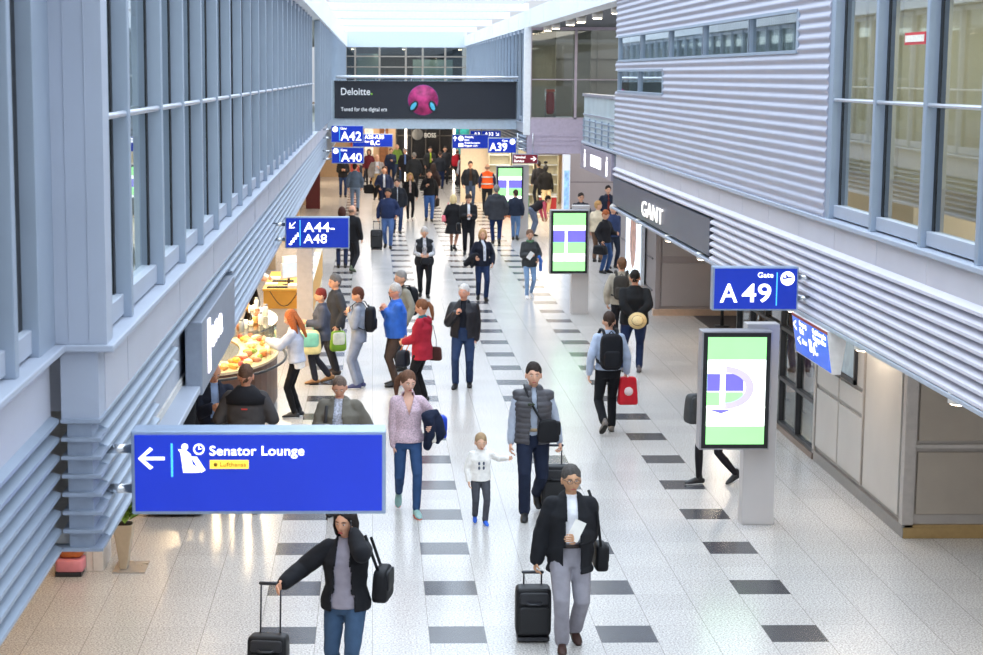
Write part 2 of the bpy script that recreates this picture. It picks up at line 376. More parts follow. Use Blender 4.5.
# glazed box facing the hall: wall at Y=57.4
YB = 57.4
xs = [4.98, 6.42, 7.85, 9.4, 11]
for a, b in zip(xs[:-1], xs[1:]):
    o = MB().box(a, b, YB + .05, YB + .062, 3.85, 6.7).build(wname(), G_WIN, kind='structure')
    f = MB().box(a - .04, a + .04, YB, YB + .12, 3.8, 6.7); f.box(a, b, YB, YB + .1, 3.8, 3.86); f.box(a, b, YB + .02, YB + .08, 5.04, 5.07); f.box(a, b, YB + .02, YB + .08, 6.6, 6.7)
    f.build('frame', mat('#b4a9b6', .45, .3), o)
struct('wall_right_corner', MB().box(4.78, 4.99, YB - .02, YB + .25, 3.3, 6.7), M_WHITE, .01)
struct('wall_far_fascia', MB().box(4.91, 14, YB, YB + .3, 2.72, 3.8).box(4.91, 14, YB - .02, YB, 2.98, 3.0).box(4.91, 14, YB - .02, YB, 3.12, 3.14).box(4.91, 14, YB - .02, YB, 3.26, 3.28), mat('#b3a9bd', .5, .2))
bx = MB().box(4.95, 14, 61.5, 61.6, 3.8, 6.7)
for x in (7.6, 9.0, 10.4): bx.box(x, x + .04, 61.44, 61.5, 3.8, 6.7)
for z in (5.0, 5.75): bx.box(4.95, 14, 61.44, 61.5, z, z + .05)
struct('wall_far_box_back', bx, mat('#77726c', .5))
struct('floor_far_box', MB().box(4.95, 14, 57.7, 97, 3.6, 3.78), mat('#6d7a78', .4))
struct('wall_far_box_pier', MB().box(5.15, 6.0, 59.5, 60.2, 3.78, 6.7).box(6.45, 7.0, 58.3, 58.6, 3.78, 6.7), mat('#b3ab9c', .6), .02)
qc = at(550, 111, Y=58.6)
cc_ = empty('cleaning_cart', (qc.x, 58.6, 3.78), 'red cleaning cart standing behind the far upper glass wall', 'cart')
MB().sup((qc.x, 58.6, 4.30), (.13, .12, .36), .4).build('red_bag', mat('#b3202e', .6), cc_)
kk = MB()
for sx_ in (-.15, .15):
    for sy_ in (-.14, .14): kk.cyl((qc.x + sx_, 58.6 + sy_, 3.84), (qc.x + sx_, 58.6 + sy_, 4.75), .012, n=8)
kk.box(qc.x - .17, qc.x + .17, 58.45, 58.75, 3.86, 3.9).build('frame', M_CHROME, cc_)
MB().box(qc.x - .15, qc.x + .15, 58.46, 58.74, 4.66, 4.74).build('lid', mat('#e2502e', .5), cc_)
for sx_ in (-.14, .14): MB().cyl((qc.x + sx_, 58.5, 3.82), (qc.x + sx_, 58.53, 3.82), .035, n=12).build('wheel', M_DK, cc_)
# far part of the right side wall, fins between Y 57 and 97
for i in range(24):
    y = YB + .3 + 1.62 * i
    bay(XR - .03, y, y + 1.62, 1, ztop=6.68, rail=False)
struct('wall_right_far_base', MB().box(XR - .02, XR + .1, YB + .2, 97, 3.33, ZL).box(XR - .06, XR + .1, YB + .2, 97, ZL - .04, ZL), M_PANEL)
louvres(XR - .05, YB + .25, 97, 1, ZR2[1:6], .1, .03, .04)
struct('wall_right_far_back', MB().box(8, 8.1, 61.6, 97, 3.6, 6.7), mat('#8f9a9c', .6))
# far end
struct('trim_far_beam', MB().box(-1.5, 5, 97, 97.4, 6.62, 7.6), mat('#c6d2e0', .5))
xs = [-1.45, -.95, .35, 1.75, 2.65, 3.85, 5]
for a, b in zip(xs[:-1], xs[1:]):
    o = MB().box(a, b, 97.1, 97.12, 3.7, 6.62).build(wname(), G_WIN, kind='structure')
    f = MB().box(a - .05, a + .05, 97, 97.2, 3.7, 6.62); f.box(a, b, 97, 97.2, 5.55, 5.6); f.box(a, b, 97, 97.2, 6.1, 6.16); f.build('frame', mat('#9c948a', .5, .3), o)
fb = MB().box(-1.5, 5, 102, 102.1, 3.7, 6.7)
struct('wall_far_upper', fb, mat('#3a4046', .6))
struct('wall_far_upper_panels', MB().box(-.9, .3, 100, 100.1, 3.7, 6.3).box(2.2, 4.4, 100.5, 100.6, 3.7, 6.0), mat('#6f8c90', .5))
struct('floor_far_upper', MB().box(-1.5, 5, 97, 102, 3.5, 3.7), mat('#777777', .5))
struct('ceiling_far_upper', MB().box(-1.5, 5, 97.4, 102, 6.65, 6.7), mat('#44474c', .5))
# wall behind the far shops
struct('wall_far', MB().box(-9, 13, 104, 104.2, 0, 3.6), mat('#8d7f70', .7))

# ---------------- bridge with the banner
YK = 61.6
bs = MB().box(-1.55, 5.1, YK, YK + 2.6, 3.36, 3.69).box(-1.5, 5, YK + .02, YK + .1, 3.69, 4.98)
struct('trim_bridge', bs, mat('#b7c5d2', .45, .2))
bn = empty('banner', (1.7, YK, 3.7), 'long dark advertising banner with a pink globe on the bridge', 'banner')
MB().box(-1.30, 4.86, YK - .08, YK, 3.71, 4.93).build('panel', mat('#22252f', .6, 0, .03), bn)
MB().box(-1.32, 4.9, YK - .1, YK + .06, 4.93, 4.97).build('frame', M_DK, bn)
T = M_WHITE; YT = YK - .085
white_p = mat('#f0f0f2', .6)
def ptext(s, px0, px1, py0, py1, Y, m, par, **k):   # a line of letters on a wall that faces the hall end
    a = at(px0, py1, Y=Y); b = at(px1, py0, Y=Y); return text('lettering', s, m, face_front(a.x, Y, a.z), par, (b.x - a.x, b.z - a.z), **k)
ptext('Deloitte', 341, 370.2, 88, 95, YT, white_p, bn, bold=.05)
a = at(371.6, 94, Y=YT); MB().sup(a, (.035, .01, .035), 1, nu=10, nv=6).build('dot', mat('#7fbf30', .5), bn)
ptext('Tuned for the digital era', 341, 387, 107.4, 112.3, YT, white_p, bn, bold=.035)
MB().cyl((1.70, YK - .082, 4.33), (1.70, YK - .09, 4.33), .50, n=40).build('pink_globe', mat('#b0306f', .6, 0, .5, 5), bn)
MB().cyl((1.70, YK - .079, 4.33), (1.70, YK - .083, 4.33), .52, n=40).build('globe_rim', mat('#8a4a86', .6, 0, .3, 4), bn)
for x, a in ((1.38, 35), (2.03, -25)):
    Mx = Matrix.Translation((x, YK - .095, 4.12)) @ Matrix.Rotation(R(a), 4, 'Y')
    MB().sup((0, 0, 0), (.13, .01, .21), 1, nu=20, nv=12).xform(Mx).build('earcup', mat('#1d2530', .5), bn)
    MB().sup((-.01, -.01, 0), (.07, .01, .15), 1, nu=20, nv=12).xform(Mx).build('earcup_light', mat('#4fb7d8', .5), bn)
sr = MB().loft([(-1.2, YK - .3, 5.1), (4.9, YK - .3, 5.1)], [.05, .05], 8)
for x in (-1.1, 0.1, 1.3, 2.5, 3.7, 4.8): sr.cyl((x, YK - .3, 5.1), (x, YK - .02, 5.0), .02)
sr.build('trim_bridge_rail', M_RAIL, kind='structure')
for i in range(3): pass

# ================================================================== SIGNS
BLUE = mat('#0c2c9c', .25, 0, .05, 2, .5, 0, .45)
BLUE2 = mat('#0a2cae', .25, 0, .05, 2, .5, 0, .5)
TXT = glow('#ffffff', 1.1); CYAN = glow('#49b4e8', .9); YEL = glow('#ffd34a', .8)
def sign(px0, px1, py0, py1, Y, label, cat='sign', blue=BLUE, rods='L', d=.14, name='hanging_sign', xr=None):
    a = at(px0, py1, Y=Y); b = at(px1, py0, Y=Y); x0, z0, x1, z1 = a.x, a.z, b.x, b.z
    e = empty(name, ((x0 + x1) / 2, Y + d / 2, z0), label, cat)
    t = .02 * (x1 - x0) ** .3
    MB().box(x0, x1, Y, Y + d, z0, z1).build('housing', mat('#9fb0c8', .35, .5), e, bevel=.008)
    MB().box(x0 + t, x1 - t, Y - .012, Y + .001, z0 + t, z1 - t).build('light_panel', blue, e)
    if rods:
        xe = {'L': -1.62, 'R': 5.0}[rods] if xr is None else xr
        xs_ = x0 if rods == 'L' else x1
        for z in (z0 + (z1 - z0) * .27, z0 + (z1 - z0) * .75):
            MB().cyl((xs_, Y + d / 2, z), (xe, Y + d / 2, z), .028, n=10).build('support_rod', M_CHROME, e)
    else:
        for xx in (x0 + .2 * (x1 - x0), x1 - .2 * (x1 - x0)):
            MB().cyl((xx, Y + d / 2, z1), (xx, Y + d / 2, 3.37), .015, n=8).build('support_rod', M_CHROME, e)
    W = x1 - x0; Hh = z1 - z0
    def P(u, v): return (x0 + u * W, Y - .016, z0 + v * Hh)
    return e, P, W, Hh
def stext(e, P, s, u0, u1, v0, v1, m=TXT, bold=.04, o=0):
    q = P(u0, v0); r = P(u1, v1); return text('lettering', s, m, face_front(q[0], q[1] - o, q[2]), e, (r[0] - q[0], r[2] - q[2]), .002, bold)
def plane_icon(e, P, u, v, r):
    x, y, z = P(u, v); MB().cyl((x, y, z), (x, y - .004, z), r, n=28).build('gate_symbol', TXT, e)
    m = MB(); Mx = Matrix.Translation((x, y - .007, z)) @ Matrix.Rotation(R(-12), 4, 'Y')
    m.prism([(-.75 * r, .02 * r), (.55 * r, .0), (.72 * r, .12 * r), (.5 * r, .2 * r), (-.55 * r, .2 * r)], -.002, .002, M=Mx)
    m.prism([(-.15 * r, .1 * r), (.2 * r, .1 * r), (-.1 * r, .65 * r), (-.25 * r, .65 * r)], -.002, .002, M=Mx)
    m.prism([(-.65 * r, .1 * r), (-.75 * r, .45 * r), (-.6 * r, .45 * r), (-.4 * r, .15 * r)], -.002, .002, M=Mx)
    m.build('aircraft_mark', BLUE, e)
def bar(e, P, u, v0, v1, wd, m=CYAN):
    a = P(u, v0); b = P(u, v1); MB().box(a[0] - wd / 2, a[0] + wd / 2, a[1] - .002, a[1] + .002, a[2], b[2]).build('divider', m, e)
def arrow(e, P, u, v, r, ang=0, m=TXT):
    x, y, z = P(u, v); Mx = Matrix.Translation((x, y, z)) @ Matrix.Rotation(R(-ang), 4, 'Y')   # 0 = pointing right, 90 = up
    k = MB(); k.prism([(-r, -.12 * r), (.8 * r, -.12 * r), (.8 * r, .12 * r), (-r, .12 * r)], -.002, .002, M=Mx)
    for s in (1, -1): k.prism([(1.0 * r, 0), (.1 * r, s * .85 * r), (-.12 * r, s * .68 * r), (.7 * r, 0)][::s], -.003, .003, M=Mx)
    k.build('arrow', m, e)

# Senator Lounge sign
e, P, W, Hh = sign(132, 386, 431, 514.5, 10.45, 'large blue Senator Lounge sign in the foreground with a white left arrow', blue=BLUE2, d=.2)
arrow(e, P, .081, .68, .078, 180)
bar(e, P, .161, .46, .86, .012)
stext(e, P, 'Senator Lounge', .309, .679, .68, .83, bold=.045)
a = P(.309, .557); b = P(.461, .66); MB().box(a[0], b[0], a[1] - .002, a[1] + .002, a[2], b[2]).build('yellow_plate', YEL, e)
stext(e, P, 'Lufthansa', .35, .452, .582, .637, mat('#a07818', .5), .03, .004)
MB().cyl((P(.332, .608)[0], a[1] - .005, P(.3, .608)[2]), (P(.332, .608)[0], a[1] - .003, P(.3, .608)[2]), .012, n=14).build('crane_emblem', mat('#a07818', .5), e)
# seated passenger and clock pictogram
x, y, z = P(.235, .55)
k = MB(); k.sup((x - .035, y, z + .135), (.02, .003, .02), 1, nu=14, nv=8)
k.prism([(x - .075, z + .12), (x - .06, z + .10), (x - .045, z - .02), (x + .05, z - .02), (x + .05, z + .0), (x + .01, z + .03), (x + .0, z + .09), (x - .03, z + .115)], y - .002, y + .002)
k.prism([(x + .0, z + .075), (x + .035, z + .075), (x + .085, z - .005), (x + .06, z - .02)], y - .003, y + .002)
k.build('seated_passenger_symbol', TXT, e)
xc, zc = P(.267, .79)[0], P(.267, .79)[2]
ring = MB(); n = 24; vs = []
for i in range(n):
    c_, s_ = math.cos(2 * PI * i / n), math.sin(2 * PI * i / n)
    vs += [(xc + .033 * c_, y - .003, zc + .033 * s_), (xc + .024 * c_, y - .003, zc + .024 * s_), (xc + .033 * c_, y + .002, zc + .033 * s_), (xc + .024 * c_, y + .002, zc + .024 * s_)]
fs = []
for i in range(n):
    j = (i + 1) % n; fs += [(4 * i, 4 * j, 4 * j + 1, 4 * i + 1), (4 * i, 4 * i + 2, 4 * j + 2, 4 * j), (4 * i + 1, 4 * j + 1, 4 * j + 3, 4 * i + 3)]
ring.add(vs, fs); ring.box(xc - .003, xc + .003, y - .003, y, zc, zc + .02).box(xc, xc + .016, y - .003, y, zc, zc + .005); ring.build('clock_symbol', TXT, e)

# A49
e, P, W, Hh = sign(712, 799, 267, 310.5, 20.0, 'blue gate sign reading A49 above the info pillar', rods='R')
stext(e, P, 'A', .085, .29, .19, .62, bold=.05); stext(e, P, '49', .34, .68, .19, .62, bold=.05)
stext(e, P, 'Gate', .52, .70, .76, .88); bar(e, P, .745, .12, .88, .012); plane_icon(e, P, .868, .74, .08)
# A44-A48
e, P, W, Hh = sign(285, 349.5, 217, 248.5, 28.6, 'blue sign reading A44-A48 by the left wall')
stext(e, P, 'A44-', .29, .77, .53, .83, bold=.05); stext(e, P, 'A48', .29, .65, .17, .46, bold=.05); bar(e, P, .235, .1, .9, .014); arrow(e, P, .115, .74, .07, 225)
x, y, z = P(.06, .12); k = MB()
for i in range(4): k.box(x + .035 * i, x + .035 * i + .05, y - .003, y + .002, z + .045 * i, z + .045 * i + .022).box(x + .035 * i + .028, x + .035 * i + .05, y - .003, y + .002, z + .045 * i, z + .045 * i + .06)
k.build('stairs_symbol', TXT, e)
for (p0, p1, q0, q1, Y, t, lb) in ((331, 363.5, 125.5, 142.5, 56, 'A42', 'blue gate sign reading A42, upper of two at the far left wall'), (331.5, 364, 147.3, 163.5, 56.2, 'A40', 'blue gate sign reading A40, lower of two at the far left wall')):
    e, P, W, Hh = sign(p0, p1, q0, q1, Y, lb)
    stext(e, P, t, .296, .93, .12, .64, bold=.05); stext(e, P, 'Gate', .29, .48, .76, .9); bar(e, P, .26, .1, .9, .014, ); plane_icon(e, P, .13, .77, .085)
e, P, W, Hh = sign(352.5, 393, 134, 147, 66, 'blue sign reading A28-A30 and B,C beside the A42 sign', rods='')
stext(e, P, 'A28-A30', .3, .77, .62, .92); stext(e, P, 'B,C', .45, .67, .12, .5); stext(e, P, 'Gates', .3, .42, .35, .5)
e, P, W, Hh = sign(488, 516.5, 138, 153, 57.6, 'blue gate sign reading A39 at the far right', rods='R')
stext(e, P, 'A39', .05, .67, .14, .68, bold=.05); stext(e, P, 'Gate', .5, .69, .76, .89); plane_icon(e, P, .86, .75, .09)
e, P, W, Hh = sign(452, 489, 134.5, 148.5, 61.9, 'blue baggage and exit sign with white up arrow beside A39', rods='')
arrow(e, P, .08, .7, .09, 90); stext(e, P, 'Ausgang', .34, .58, .72, .9); stext(e, P, 'Exit', .34, .46, .55, .68); stext(e, P, 'Gepäckausgabe', .34, .76, .32, .47); stext(e, P, 'Baggage claim', .34, .70, .12, .27)
x, y, z = P(.24, .72); MB().cyl((x, y, z), (x, y - .004, z), .09, n=20).build('exit_symbol', TXT, e); x, y, z = P(.24, .25); MB().box(x - .08, x + .08, y - .004, y, z - .06, z + .06).build('baggage_symbol', TXT, e)
e, P, W, Hh = sign(470, 501, 130.5, 137.5, 64, 'blue sign reading A31-A33 behind the baggage sign', rods='')
stext(e, P, 'A31-A33', .12, .75, .25, .75); arrow(e, P, .88, .5, .08, -45)
e, P, W, Hh = sign(512.5, 538, 154, 163.5, 57.25, 'dark red sign with a white arrow in front of far shop', blue=mat('#6d1426', .4, 0, .05, 2, .5, 0, .3), rods='')
stext(e, P, 'Terminal', .06, .5, .55, .8); stext(e, P, 'Service', .06, .45, .15, .4); arrow(e, P, .82, .5, .09, 0)
# signs that hang from the bridge underside
# angled sign box below the right louvres
e = empty('direction_sign', (4.95, 19.6, 2.04), 'slanted blue direction sign box under the right louvres, white end cap', 'sign')
y0, y1 = 18.85, 20.5
prof = [(4.86, 2.50), (5.02, 1.96), (5.32, 2.50)]
MB().prism([(4.84, 2.50), (4.91, 2.04), (5.0, 2.04), (5.06, 2.50)], y0, y1).build('housing', mat('#e4e0dc', .4), e)
nx = Vector((-.46, 0, -.07)).normalized()
def facept(u, v, o=.006):   # u: 0 far .. 1 near, v: 0 bottom .. 1 top
    a = Vector((4.91, y1 - u * (y1 - y0), 2.04)); b = Vector((4.84, y1 - u * (y1 - y0), 2.50)); return a + (b - a) * v + nx * o
pq = [facept(.02, .03), facept(.98, .03), facept(.98, .93), facept(.02, .93)]; pr = [facept(.02, .03, 0), facept(.98, .03, 0), facept(.98, .93, 0), facept(.02, .93, 0)]
MB().add(pq + pr, [(0, 1, 2, 3), (4, 7, 6, 5), (0, 4, 5, 1), (1, 5, 6, 2), (2, 6, 7, 3), (3, 7, 4, 0)]).build('light_panel', mat('#2c5ed0', .2, 0, .1, 2, .5, 0, .55), e)
pq = [facept(.0, .93, .004), facept(1, .93, .004), facept(1, 1, .004), facept(0, 1, .004)]; pr = [facept(.0, .93, 0), facept(1, .93, 0), facept(1, 1, 0), facept(0, 1, 0)]
MB().add(pq + pr, [(0, 1, 2, 3), (4, 7, 6, 5), (0, 4, 5, 1), (1, 5, 6, 2), (2, 6, 7, 3), (3, 7, 4, 0)]).build('red_strip', mat('#a2342c', .5), e)
def slant_text(s, u0, u1, v0, h):
    o3 = facept(u0, v0, .010); ux = Vector((0, -1, 0)); uy = (Vector((4.84, 0, 2.50)) - Vector((4.91, 0, 2.04))).normalized(); uz = ux.cross(uy)
    Mx = Matrix(((ux.x, uy.x, uz.x, o3.x), (ux.y, uy.y, uz.y, o3.y), (ux.z, uy.z, uz.z, o3.z), (0, 0, 0, 1)))
    text('lettering', s, TXT, Mx, e, ((u1 - u0) * (y1 - y0), h), .002, .04)
slant_text('Ausgang', .22, .42, .74, .075); slant_text('Exit', .22, .32, .58, .07); slant_text('Gepäckausgabe', .60, .95, .74, .075); slant_text('Baggage claim', .60, .93, .58, .075)
slant_text('Gates', .26, .38, .34, .06); slant_text('B,C', .46, .68, .2, .17); slant_text('<', .04, .12, .6, .12); slant_text('<', .12, .2, .28, .1)
# green exit sign on kiosk
# toilets sign box under balcony
e = empty('toilet_sign', (4.86, 38.5, 3.05), 'grey fascia sign with white toilet pictograms under the balcony', 'sign')
MB().box(XR - .06, XR + .02, 36.62, 42.1, 3.06, 3.6).build('panel', mat('#9d96a5', .4, .3), e)
for y in (41.2, 37.3):
    k = MB(); k.sup((XR - .07, y, 3.48), (.008, .06, .045), 1, nu=12, nv=8); k.box(XR - .075, XR - .06, y - .09, y + .09, 3.27, 3.43).box(XR - .075, XR - .06, y - .06, y - .01, 3.12, 3.28).box(XR - .075, XR - .06, y + .01, y + .06, 3.12, 3.28)
    k.build('figure_symbol', TXT, e)
MB().box(XR - .07, XR - .06, 38.3, 40.1, 3.2, 3.45).build('lit_window', TXT, e)
# GANT shop fascia
gt = empty('shop_fascia', (4.9, 31, 2.62), 'dark grey shop fascia with lit GANT letters under the right wall', 'shop sign')
MB().box(XR - .02, XR + .06, 25.98, 36.6, 2.6, 3.14).build('panel', mat('#5d6373', .4, .2, .05, 2), gt)
Mx = Matrix(((0, 0, -1, XR - .05), (-1, 0, 0, 32.4), (0, 1, 0, 2.70), (0, 0, 0, 1)))
text('lettering', 'GANT', glow('#f6f0ea', .75), Mx, gt, (2.35, .27), .01, 0)
# lit script sign box on the left wall
lb = empty('shop_sign_box', (-1.55, 17, 2.42), 'grey projecting shop sign box with glowing white script on left wall', 'shop sign')
MB().box(-1.63, -1.48, 15.5, 19.2, 2.42, 3.06).build('housing', mat('#8b93a1', .45, .3), lb, bevel=.01)
for t_, y_, w_, z_, h_ in (('l', 16.0, .2, 2.53, .48), ('ena', 16.3, 1.2, 2.70, .2)):
    text('lettering', t_, glow('#fff6ff', .8), Matrix(((0, 0, 1, -1.475), (1, 0, 0, y_), (0, 1, 0, z_), (0, 0, 0, 1))), lb, (w_, h_), .01, 0)

# ================================================================== RIGHT GROUND LEVEL
KX, KY0, KY1 = 6.03, 19.78, 23.97
kw = MB().box(KX + .02, 12, KY0 + .02, KY1, .16, 2.6)
ks = struct('wall_kiosk', kw, M_KIOSK)
# raised panels (side face) and front face
k = MB()
k.box(KX, KX + .03, 20.05, 21.55, .2, 2.56)                    # tall smooth panel
k.box(KX - .012, KX + .03, 21.62, 22.72, .22, 1.02).box(KX - .012, KX + .03, 22.78, 23.88, .22, 1.02)
k.box(KX - .012, KX + .03, 21.62, 22.72, 1.08, 1.34).box(KX - .012, KX + .03, 22.78, 23.88, 1.08, 1.34)
k.box(KX - .012, KX + .03, 21.62, 21.9, 1.4, 2.2)
k.build('panel', mat('#c3beb8', .45, .1, .03, 2), ks, bevel=.006)
k = MB()
for z0, z1 in ((.28, 1.0), (1.13, 1.86), (2.0, 2.5)):
    for x0, x1 in ((6.16, 7.55), (7.62, 9.0), (9.07, 10.4)): k.box(x0, x1, KY0 - .012, KY0 + .03, z0, z1)
k.build('panel', mat('#a69b8e', .5, .1, .04, 3), ks, bevel=.006)
k = MB().box(KX - .03, KX + .1, KY0 - .03, KY0 + .1, .16, 2.6)
for z in (1.04, 1.90): k.box(KX + .1, 10.5, KY0 - .01, KY0 + .03, z, z + .05)
k.box(KX - .02, KX + .03, 21.57, 21.61, .2, 2.56).box(KX - .02, KX + .03, KY1 - .05, KY1 + .05, .1, 2.6)
k.build('corner_post', M_KTRIM, ks, bevel=.006)
struct('baseboard_kiosk', MB().box(KX - .005, 12, KY0 - .015, KY0 + .1, 0, .13).box(KX, 12, KY0 - .03, KY0 + .1, .13, .16), M_BRASS, .004)
struct('baseboard_kiosk_side', MB().box(KX - .012, KX + .1, KY0 - .012, KY1, 0, .13).box(KX - .03, KX + .1, KY0 - .03, KY1, .13, .16), mat('#8d8883', .35, .5), .004)
o = MB().box(KX - .035, KX - .03, 21.95, 23.75, 1.46, 2.12).build(wname(), mat('#a7bdc9', .12, .1, .25, 3), kind='structure')
f = MB()
for y in (21.9, 22.82, 23.72): f.box(KX - .05, KX + .03, y, y + .06, 1.4, 2.18)
f.box(KX - .05, KX + .03, 21.9, 23.78, 1.4, 1.46).box(KX - .05, KX + .03, 21.9, 23.78, 2.12, 2.18); f.build('frame', M_DK, o)
# green exit sign on the kiosk front
e = empty('exit_sign', (6.2, KY0, 2.4), 'small green lit exit sign on the brown kiosk front', 'sign')
MB().box(6.14, 6.34, KY0 - .04, KY0 - .013, 2.42, 2.56).build('light_panel', glow('#2fc46b', .9), e)
k = MB().box(6.17, 6.20, KY0 - .045, KY0 - .04, 2.45, 2.51).box(6.23, 6.30, KY0 - .045, KY0 - .04, 2.47, 2.49); k.build('symbol', TXT, e)
# glazed shop front with black grid
GX = 6.03
o = MB().box(GX + .05, GX + .06, KY1 + .05, 29.4, .1, 2.56).build('door_1', G_WIN, kind='structure')
k = MB()
for i in range(6): k.box(GX, GX + .08, KY1 + .05 + 1.07 * i, KY1 + .11 + 1.07 * i, .08, 2.56)
for z in (.08, .75, 1.5, 2.3): k.box(GX, GX + .08, KY1 + .05, 29.4, z, z + .05)
k.build('grid_frame', M_DK, o)
MB().box(GX - .02, GX + .1, KY1 + .05, 29.4, 0, .08).build('threshold', mat('#7d6a5e', .4), o)
struct('wall_shop_inside', MB().box(9.5, 9.6, KY1, 29.4, 0, 2.56).box(GX + .1, 9.5, 29.3, 29.4, 0, 2.56), mat('#d9b7a6', .6))
for i, (y, c) in enumerate(((24.9, '#b98a84'), (26.2, '#d8c7bd'), (27.5, '#8a4f4a'), (28.6, '#c9a59a'))):
    e = empty('clothes_rail', (7.2, y, 0), ['clothes rail of dusty pink garments behind the black grid window', 'clothes rail of cream garments behind the black grid window', 'clothes rail of dark red garments behind the black grid window', 'clothes rail of rose garments behind the black grid window'][i], 'clothes rail')
    k = MB().cyl((6.7, y, 0), (6.7, y, 1.5), .02, n=8).cyl((7.9, y, 0), (7.9, y, 1.5), .02, n=8).cyl((6.7, y, 1.5), (7.9, y, 1.5), .02, n=8).cyl((6.7, y - .25, .03), (6.7, y + .25, .03), .02, n=8).cyl((7.9, y - .25, .03), (7.9, y + .25, .03), .02, n=8)
    k.build('frame', M_CHROME, e)
    g = MB()
    for j in range(9): g.sup((6.8 + .12 * j, y, 1.0), (.035, .2, .42 + .05 * random.random()), .5, nu=10, nv=8)
    g.build('garments', cloth(c), e)
# grey back wall of the recess further on
bw = MB().box(6.18, 12, 38.9, 39.1, .14, 2.6).box(6.16, 6.26, 38.86, 44.5, .14, 2.6)
gs = struct('wall_recess', bw, mat('#989090', .55, .1, .04, 2))
k = MB()
for z0, z1 in ((.2, 1.15), (1.3, 2.25)):
    for x0, x1 in ((6.3, 8.35), (8.45, 10)): k.box(x0, x1, 38.87, 38.9, z0, z1)
k.build('panel', mat('#a39c9b', .5, .1, .03, 2), gs, bevel=.006)
k = MB()
for z in (.5, 1.2, 1.9): k.box(6.13, 6.16, 39.2, 44.4, z, z + .03)
k.build('groove', mat('#6d6a6c', .5), gs)
struct('baseboard_recess', MB().box(6.12, 12, 38.84, 39, 0, .14), mat('#cbb29c', .3, .5))
struct('wall_recess_side', MB().box(8.3, 8.4, 29.4, 38.9, 0, 2.6), mat('#938b8a', .6))
e = empty('lit_poster', (6.1, 41.2, .5), 'tall backlit poster with a figure on the side wall beside the queue', 'poster')
MB().box(6.045, 6.12, 40.2, 42.8, .5, 2.3).build('case', M_WHITE, e, bevel=.005)
MB().box(6.035, 6.045, 40.35, 42.65, .58, 2.22).build('light_panel', mat('#dce8f4', .3, 0, .1, 2, .5, 0, .9), e)
MB().sup((6.035, 41.5, 1.45), (.004, .5, .7), 1).build('figure_print', mat('#d9a898', .4, 0, .4, 5), e)
# floor mat by the recess
struct('trim_floor_grate', MB().box(7.0, 8.25, 36.6, 38.8, 0, .006), mat('#4a4443', .8))
e = empty('column_base_stand', (7.3, 37.1, 0), 'thin black stand on the dark mat beneath the A49 sign', 'stand')
MB().cyl((7.3, 37.1, .006), (7.3, 37.1, .03), .16, n=20).build('base', M_DK, e); MB().cyl((7.3, 37.1, .03), (7.3, 37.1, .95), .035, n=12).build('pole', M_DK, e)
# soffit lamps (right)
def downlight(x, y, z, label, r=.11, h=.10, s=9, group='round lamps under the right soffit'):
    e = empty('ceiling_lamp', (x, y, z - h), label, 'lamp', group=group)
    MB().cyl((x, y, z), (x, y, z - h), r, n=20).build('housing', mat('#efe9e0', .35, .1), e)
    MB().cyl((x, y, z - h - .012), (x, y, z - h + .001), r * .82, n=20).build('lens', glow('#ffe9c8', s), e)
    return e
for y, nm in ((14.9, 'round ceiling lamp nearest the viewer under the right louvres'), (17.9, 'round ceiling lamp beside the slanted direction sign'), (20.9, 'round ceiling lamp above the kiosk side panel'), (26.9, 'round ceiling lamp near the right end of the GANT fascia'), (29.9, 'round ceiling lamp in front of the grey recess wall'), (33.2, 'round ceiling lamp beside the lit poster')):
    downlight(4.99, y, 2.56, nm, group=None)
for i, y in enumerate((22.5, 31.5, 36.5)):
    for x in (7.2,): downlight(x, y, 2.56, 'round ceiling lamp deeper under the right soffit', .11)
for y in (14.9, 20.9, 25.2, 29.9, 34.5):
    area('soffit_light', (6.9 if y > 24 else 5.5, y, 2.5), .5, .5, 32, (1, .84, .66))
for y in (56.5, 54, 50, 47.4, 44, 40.5, 37.4): downlight(5.42, y, 6.72, 'round downlight in a row along the far atrium soffit', .13, .16, 14, 'downlights along the atrium soffit')
for px_ in (353, 404, 460):
    q_ = at(px_, 50, Y=99.0); downlight(q_.x, 99.0, 6.65, 'small lamp under the ceiling behind the far end windows', .12, .12, 14, 'lamps behind the far end windows')
area('atrium_lamps', (6.3, 48, 6.6), 1.2, 16, 160, (1, .9, .75), )
area('interior_light', (6.6, 14, 6.4), 2, 10, 180, (1, .95, .82)); area('interior_light', (6.6, 27, 6.4), 2, 10, 180, (1, .92, .78))
area('interior_light', (-3.6, 20, 6.4), 3, 30, 520, (.9, 1, 1)); area('interior_light', (-3.6, 60, 6.4), 3, 30, 420, (.9, 1, 1))
area('interior_light', (8, 59.5, 6.4), 3, 1.5, 50, (1, .9, .75)); area('interior_light', (2, 100, 6.3), 4, 1.5, 60, (1, .8, .6))
# lamps seen inside right windows
for x, y, z in ((6.4, 14.2, 4.4), (7.2, 14.0, 6.2)): downlight(x, y, 6.5, 'ceiling lamp inside the upper right corridor', .12, .1, 8, 'lamps in the upper right corridor')
